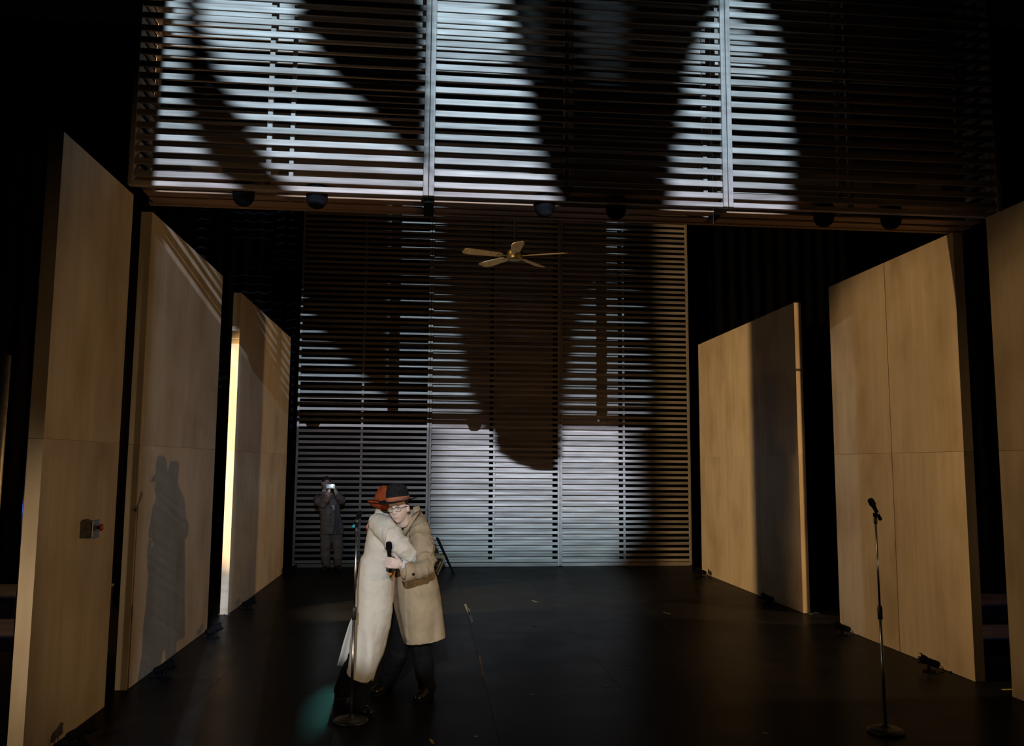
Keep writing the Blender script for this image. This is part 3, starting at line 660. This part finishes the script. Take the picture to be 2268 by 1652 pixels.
def hat(parent, name, label, mtx, felt, band, crown_h=.125, brim=.068, brim_tilt=.0, curl=.03, rim=0, prof=None, bw=0):
    """mtx: origin at the middle of the hat's opening, z up through the crown, y to the front"""
    n = 40; rs = []
    def ringp(fr, z, extra=None):
        out = []
        for j in range(n):
            q = 2*math.pi*j/n; x, y = .083*fr*math.cos(q), .100*fr*math.sin(q); zz = z
            if extra: zz += extra(x, y, q)
            out.append(mtx@Vector((x, y, zz)))
        return out
    prof = prof or [(1.0,0),(1.0,.03),(.955,.07),(.87,crown_h-.024),(.80,crown_h-.006),(.68,crown_h+.003)]
    for fr, z in prof: rs.append(ringp(fr, z, lambda x, y, q, z=z: .012*(z/crown_h)*math.sin(q)))
    for fr in (.6, .42, .22, .04):       # crease along the top
        rs.append(ringp(fr, crown_h, lambda x, y, q, fr=fr: .012*math.sin(q)*fr-.034*(1-fr)*g(x, .04)))
    inner = [ringp(.96, .002), ringp(.95, .05)]
    br = []
    for f in (1.0, 1.25, 1.5, 1+brim/.09):
        br.append(ringp(f, 0, lambda x, y, q, f=f: -.012*max(0, math.sin(q))*(f-1)+curl*abs(math.cos(q))**2*(f-1)*1.6+curl*max(0, -math.sin(q))*(f-1)*.8+rim*(f-1)**1.5*1.6))
    mb = MB(); outer = list(reversed(br))+rs[1:]
    mb.rings([[p-(mtx.to_3x3()@Vector((0,0,.004))) for p in br[0]]]+[[p-(mtx.to_3x3()@Vector((0,0,.005))) for p in r] for r in br[1:]]+[br[3]]+outer[1:], True)
    h = mb.build(name, felt, parent, True); h['label'] = label
    bb = MB(); bb.rings([ringp(1.005, .002), ringp(1.03+bw, .003), ringp(1.035+bw, .031), ringp(1.0, .033)], False); b = bb.build('hat_band', band, h, True)
    return h
def ribbon(path, wid, th=.006):          # a strip of cloth: path points and a width vector at each
    mb = MB(); rs = []
    pts = [Vector(p) for p in path]; wv = [Vector(x) for x in wid]
    for i, p in enumerate(pts):
        t_ = (pts[min(i+1, len(pts)-1)]-pts[max(i-1, 0)]).normalized(); nn = t_.cross(wv[i]).normalized()*th/2
        rs.append([p-wv[i]/2-nn, p+wv[i]/2-nn, p+wv[i]/2+nn, p-wv[i]/2+nn])
    return mb.rings(rs)
from mathutils.bvhtree import BVHTree
def on_cloth(me, px, py):               # the point of a cloth surface and its normal
    bv = BVHTree.FromPolygons([v.co for v in me.vertices], [p.vertices for p in me.polygons])
    def f(px, py, off=.003):
        d = (fw*FPX + rt*(px-W/2) + up*(H/2-py)).normalized(); h, n, i, ds = bv.ray_cast(CAM, d)
        if n.dot(d) > 0: n = -n
        return h+n*off, n
    return f
def strip_on(me, pts, wid, th=.006):
    f = on_cloth(me, 0, 0); hp = [f(*p) for p in pts]; mb = MB(); rs = []
    for i, (p, n) in enumerate(hp):
        t_ = (hp[min(i+1, len(hp)-1)][0]-hp[max(i-1, 0)][0]).normalized(); w_ = t_.cross(n).normalized()*wid/2
        rs.append([p-w_-n*.004, p+w_-n*.004, p+w_+n*th, p-w_+n*th])
    return mb.rings(rs)
def shoe(parent, heel, toe, w_=.048):
    heel, toe = Vector(heel), Vector(toe); heel.z = toe.z = 0; d = (toe-heel); L_ = d.length; d.normalize(); s = Vector((-d.y, d.x, 0)); mb = MB(); rs = []
    for f, hw, hh in ((0, .55, .055), (.06, .72, .075), (.25, .78, .085), (.42, .8, .078), (.6, .95, .058), (.78, 1.0, .046), (.92, .8, .038), (1, .45, .028)):
        rs.append([heel+d*L_*f+s*(w_*hw*math.cos(q))+Vector((0, 0, .026+max(-.012, hh*math.sin(q)) if math.sin(q) > 0 else .026+.012*math.sin(q))) for q in [2*math.pi*j/16 for j in range(16)]])
    sh = mb.rings(rs).build('shoe', SHOE, parent, True)
    ms = MB(); rs = []
    prof = [(0,.6),(.08,.8),(.3,.82),(.42,.84),(.62,1.0),(.8,1.04),(.94,.86),(1.02,.4)]
    for z in (.002, .016):
        rs.append([heel+d*L_*f+s*w_*h+Vector((0,0,z)) for f, h in prof]+[heel+d*L_*f-s*w_*h+Vector((0,0,z)) for f, h in reversed(prof)])
    ms.rings(rs).build('sole', SHOE, sh)
    return sh
def ell_ring(xl, xr, y, Y, b, n=40, tilt=0, pw=2.3, hem=0):
    """a coat ring from its left and right outline at height y, depth Y; hem tilts it along x"""
    pl, pr_ = at(xl, y-hem, Y), at(xr, y+hem, Y); c = (pl+pr_)/2; a = (pr_-pl)/2; out = []
    for j in range(n):
        q = 2*math.pi*j/n; cx, cy = math.cos(q), math.sin(q)
        sx2 = math.copysign(abs(cx)**(2/pw), cx); sy2 = math.copysign(abs(cy)**(2/pw), cy)
        p = c+a*sx2+Vector((0, b*sy2, 0)); out.append(p)
    return out

# ------------------------------------------------------------------ person in the pale coat (left of the pair)
def build_a():
    P = at
    t = thing('person', 'person in a long pale trench coat and rust red hat, hugging', 'person', Vector((-.52, 7.25, 0)))
    hm = Matrix.Translation(P(856, 1117, 7.46))@frame((.90, .38, -.22), (.25, .15, 1))
    mb = MB(); head_mesh(mb, hm)
    neck = P(851, 1143, 7.38); chest = P(850, 1210, 7.36); pel = P(836, 1330, 7.3)
    mb.tube([hm@Vector((0, -.015, -.05)), hm@Vector((0, -.03, -.11)), neck, P(850, 1165, 7.36)], [.058, .056, .062, .09], 16)
    mb.tube([P(850, 1168, 7.36), chest, P(843, 1270, 7.33), pel], [.11, .13, .125, .135], 20, 1.0)
    k1, a1 = P(815, 1450, 7.18), gnd(792, 1582)+Vector((0, 0, .07)); k2, a2 = P(800, 1440, 7.45), gnd(757, 1548)+Vector((0, 0, .07))
    mb.tube([pel, k1, a1], [.085, .06, .042], 14); mb.tube([pel+Vector((0, .1, 0)), k2, a2], [.085, .06, .042], 14)
    e1, w1 = P(888, 1214, 7.10), P(930, 1236, 7.22); mb.tube([P(848, 1160, 7.22), e1, w1], [.06, .045, .032], 12)
    e2, w2 = P(905, 1190, 7.66), P(950, 1212, 7.62); mb.tube([P(852, 1160, 7.52), e2, w2], [.06, .045, .03], 12)
    hand(mb, w1, (.8, .5, -.1), (.4, -.9, .1), (0, 0, 1), (20, 25, 20))
    hand(mb, P(957, 1202, 7.56), (.05, -.55, -.80), (.9, .15, .1), (0, -.5, .8), (10, 18, 20))
    me = remesh(mb, .0055, 2); tone(me, face_tone(hm, 1.0, SK.lerp(RUDDY, .4))); link('body', me, SKIN, t, True)
    # hair showing under the hat at the nape
    hb = MB(); hb.ell(hm@Vector((0, -.022, .018)), (.081, .085, .078), 20, 14, hm.to_3x3().to_4x4()); hb.build('hair', HAIR, t, True)
    # coat
    cb = MB()
    rows = [(1134,838,866,.065,7.37,0),(1141,830,874,.11,7.37,0),(1150,823,884,.165,7.36,0),(1162,818,892,.20,7.35,0),(1186,813,896,.205,7.34,0),(1208,808,896,.20,7.33,0),(1228,802,890,.19,7.32,1),
            (1245,797,880,.19,7.31,2),(1264,793,873,.195,7.30,3),(1301,790,871,.20,7.29,4),(1340,789,868,.205,7.28,6),(1395,779,858,.215,7.27,9),(1440,772,847,.22,7.26,12),(1478,768,833,.225,7.25,12),(1494,767,827,.226,7.25,11)]
    cb.rings([ell_ring(xl, xr, y, Y, b, 44, hem=h) for y, xl, xr, b, Y, h in rows])
    cb.tube([P(838, 1158, 7.22), P(852, 1170, 7.15), P(872, 1195, 7.09), P(892, 1218, 7.07), P(910, 1234, 7.12), P(928, 1242, 7.20)], [.085, .098, .094, .086, .080, .070], 20)
    cb.tube([P(850, 1160, 7.52), P(885, 1180, 7.62), P(915, 1200, 7.66), P(945, 1208, 7.63)], [.085, .085, .075, .065], 18)
    me = remesh(cb, .0068, 4)
    ax0, ax1 = P(845, 1158, 7.15), P(915, 1238, 7.12); axd = (ax1-ax0).normalized()
    zc = P(840, 1290, 7.3).z; zh = P(797, 1494, 7.25).z
    def fn(p, n):
        d = .006*fbm(p, 5)+.003*fbm(p+Vector((3,1,2)), 15)+.008*ridge(p.x*9-p.z*7+2.5*fbm(p, 2.5))*max(0, fbm(p+Vector((9,2,4)), 2.5)+.25)
        if p.z < zc:                     # hanging folds of the skirt
            k = min(1, (zc-p.z)/.5)*max(0, min(1, (p.z-zh+.03)/.10)); d += .026*k*math.sin(p.x*26+p.y*9+2.5*fbm((p.x*2, p.y*2, p.z*.7), 1)+p.z*2.2)*(.5+.5*fbm((p.x, p.y, p.z*.5), 2.2))
            d += .010*k*math.sin(p.x*11-p.z*3.0)
        s_ = (p-ax0).dot(axd); r_ = ((p-ax0)-axd*s_).length
        if p.y < 7.26 and 0 < s_ < .40 and r_ < .14:      # creases of the bent sleeve
            d += .017*ridge(s_*30+1.6*fbm(p, 6)+p.z*6)*(.3+.7*min(1, s_/.2))
        waist = g(p.z-P(830, 1222, 7.3).z, .035); d -= .010*waist
        d += .006*g(p.z-P(830, 1236, 7.3).z, .022)*math.sin(p.x*30)
        return d
    displace(me, lambda p, n: fn(p, n)*max(0, 1-abs(n.z)*1.3 if p.z < .75 else 1)); coat = link('coat', me, COAT_A, t, True)
    # back vent flap swinging out to the left, behind the main skirt
    fb = MB(); rs = []
    for y, xl, xr, Y in ((1350, 786, 806, 7.42), (1385, 772, 806, 7.44), (1420, 761, 806, 7.46), (1450, 753, 806, 7.48), (1474, 746, 806, 7.50)):
        r1 = [P(xl+(xr-xl)*i/8, y+(i/8)*(10 if y > 1460 else 6), Y+.05*math.sin(i*.7)) for i in range(9)]
        rs.append(r1+[p+Vector((0, .02, 0)) for p in reversed(r1)])
    fb.rings(rs).build('vent_flap', COAT_A, coat, True)
    # collar
    c = []; wv = []
    for i in range(15):
        q = R_(-150+300*i/14)+R_(200); ctr = P(852, 1136, 7.38)
        c.append(ctr+Vector((.082*math.cos(q), .075*math.sin(q), .012*math.sin(q)))); wv.append(Vector((.018*math.cos(q), .018*math.sin(q), -.062)))
    ribbon(c, wv, .008).build('collar', COAT_A, coat, True)
    # belt line, pocket welt and hem stitching
    strip_on(me, [(848, 1296), (852, 1304), (857, 1313), (861, 1322), (864, 1330)], .024, .002).build('pocket_welt', COAT_A, coat)
    # trousers and shoes
    tb = MB(); tb.tube([pel+Vector((0, -.03, 0)), P(820, 1410, 7.27), k1+Vector((0, .05, 0)), a1+Vector((0, 0, .02))], [.10, .095, .075, .07], 18)
    tb.tube([pel+Vector((0, .1, 0)), P(810, 1410, 7.4), k2, a2+Vector((0, 0, .02))], [.10, .10, .085, .072], 18)
    me = remesh(tb, .009, 4); displace(me, lambda p, n: .006*math.sin(p.z*34+3*fbm(p, 5))*min(1, max(0, (.55-p.z)/.3))); link('trousers', me, CLOTH_DK, t, True)
    shoe(t, gnd(766, 1570)+Vector((.01, 0, 0)), gnd(823, 1588)); shoe(t, gnd(742, 1549), gnd(790, 1543))
    # hat
    hx = Matrix.Translation(P(853, 1129, 7.45))@frame((.94, .30, -.30), (.30, .10, 1))@Matrix.Scale(1.17, 4)
    hat(t, 'hat', 'rust red felt fedora with a pale band', hx@Matrix.Translation((0, -.0, .0)), RUST, BANDP, .178, .028, 0, .04, .03, [(1.0,0),(1.04,.035),(1.06,.08),(1.02,.12),(.93,.155),(.80,.176),(.66,.182)], .03)
    return t
build_a()

# ------------------------------------------------------------------ person in the tan coat (right of the pair)
def build_b():
    P = at
    t = thing('person', 'person in a tan trench coat, black hat and glasses, holding a microphone', 'person', Vector((-.1, 7.45, 0)))
    hm = Matrix.Translation(P(883, 1126, 7.13))@frame((-.34, -.93, -.10), (-.15, -.06, 1))
    mb = MB(); head_mesh(mb, hm)
    neck = P(906, 1146, 7.34); chest = P(918, 1210, 7.42); pel = P(922, 1335, 7.46)
    mb.tube([hm@Vector((0, -.02, -.06)), hm@Vector((0, -.04, -.11)), neck, P(910, 1165, 7.4)], [.060, .058, .062, .09], 16)
    mb.tube([P(912, 1170, 7.42), chest, P(920, 1270, 7.44), pel], [.11, .13, .125, .135], 20)
    k1, a1 = P(934, 1440, 7.44), gnd(945, 1543)+Vector((0, .05, .07)); k2, a2 = P(884, 1440, 7.52), gnd(856, 1530)+Vector((0, .04, .07))
    mb.tube([pel, k1, a1], [.085, .06, .042], 14); mb.tube([pel+Vector((-.12, 0, 0)), k2, a2], [.085, .06, .042], 14)
    el, wr = P(944, 1262, 7.06), P(889, 1250, 6.955)
    mb.tube([P(930, 1165, 7.3), el, wr], [.055, .045, .030], 12)
    hand(mb, wr, (-1, -.05, .16), (.12, -1, .05), (.15, .02, 1), (38, 82, 62), scale=1.12)
    er, w2 = P(858, 1185, 7.68), P(824, 1160, 7.60); mb.tube([P(900, 1165, 7.52), er, w2], [.055, .045, .03], 12)
    hand(mb, P(826, 1151, 7.62), (-.55, -.35, -.75), (-.8, .2, .5), (-.35, -.75, .3), (35, 60, 45))
    me = remesh(mb, .0040, 1); ft = face_tone(hm)
    lh = P(822, 1165, 7.6)
    tone(me, lambda p: RUDDY if (Vector(p)-lh).length < .17 and p.x < -.45 else ft(p)); link('body', me, SKIN, t, True)
    for s in (-1, 1):
        e = MB(); e.ell(hm@Vector((s*.031, .074, .006)), (.011, .010, .0065), 14, 10, hm.to_3x3().to_4x4()); eo = e.build('eye', EYE, t, True)
        MB().ell(hm@Vector((s*.031-.002, .0835, .005)), (.0052, .003, .0052), 12, 8, hm.to_3x3().to_4x4()).build('iris', IRIS, eo, True)
    hb = MB(); hb.ell(hm@Vector((0, -.020, .030)), (.079, .087, .080), 20, 14, hm.to_3x3().to_4x4()); hb.build('hair', HAIR, t, True)
    # glasses
    gl = thing_part('glasses', t)
    for s in (-1, 1):
        rim = [hm@Vector((s*.032+.026*math.cos(q)*(1.0+.12*abs(math.cos(q))), .1035-.010*abs(math.cos(q) if s*math.cos(q) > 0 else 0), .004+.020*math.sin(q)*(1.05 if math.sin(q) > 0 else .95))) for q in [2*math.pi*j/20 for j in range(21)]]
        MB().tube(rim, .0016, 6, dome=False).build('rim', GLASSFR, gl, True)
        MB().tube([hm@Vector((s*.060, .094, .012)), hm@Vector((s*.078, .06, .014)), hm@Vector((s*.084, .0, .012)), hm@Vector((s*.080, -.02, -.005))], .0022, 6).build('temple', GLASSFR, gl, True)
        lens = MB().rings([[p+(hm.to_3x3()@Vector((0, dy, 0))) for p in rim[:-1]] for dy in (-.0006, .0006)]); lens.build('lens', LENS, gl)
        MB().tube([hm@Vector((s*.057, .0985, .019)), hm@Vector((s*.032, .1055, .0245)), hm@Vector((s*.009, .1045, .018))], .0026, 6).build('brow_bar', GLASSFR, gl, True)
    MB().tube([hm@Vector((-.009, .105, .010)), hm@Vector((0, .113, .013)), hm@Vector((.009, .105, .010))], .0019, 6).build('bridge', GLASSFR, gl, True)
    # coat
    cb = MB()
    rows = [(1128,894,922,.06,7.40,-2),(1136,890,934,.10,7.41,-3),(1147,887,943,.15,7.42,-3),(1163,884,951,.19,7.43,0),(1182,881,956,.20,7.44,0),(1210,879,956,.20,7.45,0),(1240,877,957,.195,7.45,0),
            (1270,874,965,.20,7.45,-1),(1300,874,973,.205,7.45,-2),(1340,878,978,.21,7.45,-4),(1376,885,983,.215,7.45,-5),(1405,892,986,.218,7.45,-6),(1415,895,987,.219,7.45,-7)]
    cb.rings([ell_ring(xl, xr, y, Y, b, 44, hem=h) for y, xl, xr, b, Y, h in rows])
    cb.tube([P(924, 1160, 7.32), P(931, 1180, 7.24), P(936, 1210, 7.16), P(941, 1240, 7.09), P(940, 1258, 7.03), P(925, 1264, 6.99), P(912, 1265, 6.975), P(903, 1266, 6.965)], [.085, .094, .094, .086, .080, .074, .070, .068], 22)
    cb.tube([P(900, 1165, 7.52), P(858, 1185, 7.68), P(838, 1172, 7.65)], [.085, .075, .062], 18)
    me = remesh(cb, .0068, 4)
    s0, s1 = P(928, 1168, 7.27), P(943, 1252, 7.06); sd = (s1-s0).normalized(); f0 = P(940, 1262, 7.02); f1 = P(902, 1266, 6.965); fd = (f1-f0).normalized()
    zc = P(930, 1300, 7.4).z
    def fn(p, n):
        d = .006*fbm(p, 5)+.003*fbm(p+Vector((5,1,2)), 15)+.008*ridge(p.x*8+p.z*8+2.5*fbm(p, 2.5))*max(0, fbm(p+Vector((9,2,4)), 2.5)+.25)
        if p.z < zc:
            k = min(1, (zc-p.z)/.45); d += .013*k*math.sin(p.x*22+p.y*10+2.2*fbm((p.x*2, p.y*2, p.z*.7), 1))
            d -= .014*k*g(p.x-P(966, 1380, 7.3).x, .035)*min(1, max(0, (7.45-p.y)/.1))
        u_ = (p-s0).dot(sd); r_ = ((p-s0)-sd*u_).length
        if 0 < u_ < .36 and r_ < .15 and p.y < 7.28:
            d += .024*ridge(u_*24+2.2*fbm(p, 5)+p.x*8)*(.35+.65*u_/.36)
        e_ = (p-f0).dot(fd); r2 = ((p-f0)-fd*e_).length
        if -.06 < e_ < .10 and r2 < .12: d += .014*ridge(e_*34+1.5*fbm(p, 6))*(1-max(0, e_)/.1)
        return d
    displace(me, lambda p, n: fn(p, n)*max(0, 1-abs(n.z)*1.3 if p.z < .85 else 1)); coat = link('coat', me, COAT_B, t, True)
    # cuff: the open end of the sleeve with lining and shirt cuff
    fr = frame(fd, (0, 0, 1)); cm = Matrix.Translation(f1)@fr.to_3x3().to_4x4()@Matrix.Rotation(R_(-90), 4, 'X')   # z along the forearm
    MB().lathe([(.070,-.055),(.077,-.05),(.079,.03),(.075,.034),(.064,.030)], 26, cm, False).build('sleeve_cuff', COAT_B, coat, True)
    MB().lathe([(.072,.031),(.060,.0315),(.03,.020),(.004,.015)], 24, cm, False).build('cuff_lining', LINING, coat, True)
    wm = Matrix.Translation(wr)@frame((wr-el).normalized(), (0, 0, 1)).to_3x3().to_4x4()@Matrix.Rotation(R_(-90), 4, 'X')
    MB().lathe([(.030,-.05),(.041,-.045),(.043,-.002),(.041,.003),(.036,.002)], 22, wm, False).build('shirt_cuff', SHIRT, t, True)
    strip_on(me, [(907, 1252), (908, 1260), (910, 1268), (914, 1274)], .022, .006).build('cuff_strap', COAT_B, coat)
    bp, bn = on_cloth(me, 0, 0)(915, 1271, .006)
    MB().lathe([(.004,-.004),(.012,-.003),(.013,.002),(.010,.005),(.004,.004)], 16, Matrix.Translation(bp)@bn.to_track_quat('Z', 'Y').to_matrix().to_4x4()).build('cuff_button', SHOE, coat, True)
    # collar and lapel
    c = []; wv = []
    for i in range(13):
        q = R_(-70+230*i/12); ctr = P(908, 1133, 7.36)
        c.append(ctr+Vector((.085*math.cos(q), .085*math.sin(q), .02*math.cos(q)))); wv.append(Vector((.02*math.cos(q), .02*math.sin(q), -.065)))
    ribbon(c, wv, .009).build('collar', COAT_B, coat, True)
    ribbon([P(924, 1134, 7.25), P(912, 1150, 7.20), P(902, 1168, 7.20), P(893, 1190, 7.22)], [Vector((.055, 0, .028)), Vector((.075, 0, .035)), Vector((.060, 0, .03)), Vector((.03, 0, .015))], .010).build('lapel', COAT_B, coat, True)
    strip_on(me, [(917, 1293), (920, 1299), (923, 1306), (926, 1312), (930, 1320)], .038, .003).build('pocket_welt', COAT_B, coat)
    # open inner side of the coat front
    rs = []
    for y, xl, xr in ((1262, 858, 880), (1290, 862, 882), (1320, 869, 886), (1345, 873, 890), (1400, 887, 899), (1424, 895, 900)):
        r1 = [P(xl+(xr-xl)*i/4, y, 7.30+.03*i/4) for i in range(5)]; rs.append(r1+[p+Vector((0, .012, 0)) for p in reversed(r1)])
    MB().rings(rs).build('coat_lining', LINING, coat, True)
    # trousers and shoes
    tb = MB(); tb.tube([pel+Vector((.02, 0, 0)), P(932, 1400, 7.44), k1, a1+Vector((0, 0, .0))], [.11, .095, .088, .080], 18)
    tb.tube([pel+Vector((-.12, .02, 0)), P(890, 1400, 7.5), k2, a2+Vector((0, 0, .0))], [.10, .095, .086, .078], 18)
    me = remesh(tb, .009, 4); displace(me, lambda p, n: .007*math.sin(p.z*30+3*fbm(p, 5))*min(1, max(0, (.6-p.z)/.3))); link('trousers', me, CLOTH_DK, t, True)
    shoe(t, gnd(955, 1538), gnd(919, 1556)); shoe(t, gnd(867, 1523), gnd(824, 1541))
    hx = Matrix.Translation(hm@Vector((0, -.006, .060)))@hm.to_3x3().to_4x4()@Matrix.Rotation(R_(5), 4, 'X')@Matrix.Scale(1.13, 4)
    hat(t, 'hat', 'black felt fedora with a brown ribbon', hx, FELT, BAND, .118, .060, 0, .014)
    return t
def thing_part(name, parent):
    o = bpy.data.objects.new(name, None); col.objects.link(o); o.parent = parent; o.matrix_parent_inverse = inv_of(parent); return o
build_b()
mt_ = at(864, 1268, 6.995); mh_ = at(861, 1199, 6.99)
microphone('black microphone with an orange tail held in the tan-coated person\'s hand', mh_, mt_, ORANGE_P)

# ------------------------------------------------------------------ person with the phone by the back wall
def build_c():
    Y = 16.25; s = at(723, 1262, Y); P = lambda px, py, dy=0: at(px, py, Y+dy)
    t = thing('person', 'person in a grey suit raising a glowing phone before the slatted wall', 'person', Vector((P(733, 1262).x, Y, 0)))
    hm = Matrix.Translation(P(723, 1070, -.02))@frame((.28, -.95, -.05), (.02, 0, 1))
    mb = MB(); head_mesh(mb, hm, 1.0)
    mb.tube([hm@Vector((0, -.02, -.08)), P(722, 1090), P(725, 1100)], [.056, .058, .08], 14)
    mb.tube([P(727, 1102), P(730, 1125), P(733, 1165)], [.12, .13, .14], 18)
    ankL, ankR = P(723, 1254), P(749, 1249)
    mb.tube([P(725, 1170), P(722, 1212), ankL], [.085, .06, .045], 12); mb.tube([P(743, 1170), P(748, 1210), ankR], [.085, .06, .045], 12)
    eL, wL = P(716, 1116, -.22), P(729, 1086, -.40); eR, wR = P(757, 1109, -.15), P(742, 1085, -.36)
    mb.tube([P(702, 1104), eL, wL], [.055, .045, .03], 12); mb.tube([P(750, 1100), eR, wR], [.055, .045, .03], 12)
    hand(mb, wL, (.10, -.25, 1), (-.75, -.3, .1), (.3, .9, .1), (30, 45, 35), scale=.95); hand(mb, wR, (-.12, -.25, 1), (.75, -.3, .1), (-.3, .9, .1), (30, 45, 35), scale=.95)
    me = remesh(mb, .007, 2); tone(me, face_tone(hm)); link('body', me, SKIN, t, True)
    hb = MB(); hb.ell(hm@Vector((0, -.014, .040)), (.083, .098, .092), 20, 14, hm.to_3x3().to_4x4()); hb.build('hair', HAIR, t, True)
    # jacket
    jb = MB()
    rows = [(1093,716,733,.07),(1097,708,742,.10),(1101,702,750,.13),(1108,699,753,.15),(1122,705,752,.16),(1140,710,754,.165),(1160,710,759,.17),(1172,709,761,.175),(1182,709,761,.178)]
    rr = []
    for y, xl, xr, b in rows:
        pl, pr_ = P(xl, y), P(xr, y); c = (pl+pr_)/2; a = (pr_-pl)/2
        rr.append([c+a*math.copysign(abs(math.cos(q))**.85, math.cos(q))+Vector((0, b*math.copysign(abs(math.sin(q))**.85, math.sin(q)), 0)) for q in [2*math.pi*j/32 for j in range(32)]])
    jb.rings(rr)
    jb.tube([P(703, 1104), P(706, 1112, -.12), eL+Vector((0, 0, .0)), P(727, 1098, -.34)], [.075, .085, .080, .058], 16)
    jb.tube([P(749, 1101), P(756, 1106, -.1), eR, P(746, 1093, -.33)], [.075, .082, .076, .055], 16)
    me = remesh(jb, .009, 5)
    displace(me, lambda p, n: .005*fbm(p, 7)+.006*math.sin(p.z*40+3*fbm(p, 5))*(1 if p.y < Y-.17 and p.z > 1.2 else .25))
    jk = link('jacket', me, SUIT, t, True)
    # opening of the jacket: waistcoat, shirt, tie, lapels, buttons
    yf = -.168
    rs = [[P(x, y, d) for x, d in ((735+o, yf+.02), (742+o, yf-.006), (750+o, yf+.01), (750+o, yf+.05), (735+o, yf+.06))] for y, o in ((1118, -3), (1140, 0), (1165, 2), (1180, 4))]
    MB().rings(rs).build('waistcoat', VEST, t)
    MB().rings([[P(x, y, d) for x, d in ((733, yf-.006), (741, yf-.012), (741, yf+.04), (733, yf+.04))] for y in (1119, 1129)]).build('shirt_front', SHIRT, t)
    c = hm@Vector((0, .03, -.135))
    ribbon([c+Vector((.075*math.cos(q), .062*math.sin(q)-.02, .01*math.sin(q))) for q in [R_(180+180*i/8) for i in range(9)]], [Vector((0, 0, .045))]*9, .006).build('shirt_collar', SHIRT, t, True)
    MB().ell(P(725, 1094, -.15), (.026, .014, .026), 12, 8).build('tie_knot', TIE, t, True)
    for y in (1124, 1139, 1155): MB().lathe([(.003,-.003),(.012,-.002),(.012,.003),(.003,.004)], 12, Matrix.Translation(P(732, y, yf-.012))@Matrix.Rotation(R_(90), 4, 'X')).build('button', SHOE, jk, True)
    ribbon([P(731, 1102, -.15), P(735, 1122, yf-.004), P(739, 1150, yf-.008), P(739, 1181, yf-.006)], [Vector((.05, 0, .01)), Vector((.05, 0, .01)), Vector((.035, 0, 0)), Vector((.035, 0, 0))], .010).build('front_edge', SUIT, jk, True)
    # trousers and shoes
    tb = MB(); tb.tube([P(724, 1172), P(722, 1200), P(721, 1225), P(723, 1250)], [.12, .105, .092, .078], 18); tb.tube([P(744, 1172), P(748, 1200), P(749, 1222), P(748, 1245)], [.115, .10, .09, .072], 18)
    me = remesh(tb, .010, 4); displace(me, lambda p, n: .006*math.sin(p.z*30+3*fbm(p, 5))); link('trousers', me, TROUSER_C, t, True)
    shoe(t, Vector((ankL.x-.005, Y+.06, 0)), Vector((ankL.x-.02, Y-.20, 0))); shoe(t, Vector((ankR.x, Y+.10, 0)), Vector((ankR.x+.03, Y-.15, 0)))
    # phone
    pc = P(732, 1077, -.46); pm = Matrix.Translation(pc)
    ph = thing('smartphone', 'smartphone with its flash lit, held up by the person in grey', 'phone', pc)
    MB().cbox((-.078, -.004, -.037), (.078, .004, .037), .003, pm).build('body', SCREEN, ph)
    MB().lathe([(.002,-.0005),(.017,0),(.017,.002),(.002,.0025)], 16, pm@Matrix.Translation((.034, -.0042, .016))@Matrix.Rotation(R_(90), 4, 'X')).build('flash', FLASH, ph, True)
    for i in range(2): MB().lathe([(.002,-.0005),(.008,0),(.009,.003),(.002,.0032)], 16, pm@Matrix.Translation((.061, -.0042, .019-.022*i))@Matrix.Rotation(R_(90), 4, 'X')).build('camera_lens', BLACKM, ph, True)
    point('phone_flash_light', pc+Vector((.034, -.09, .016)), .5, (.85, 1, .95), .01)
build_c()
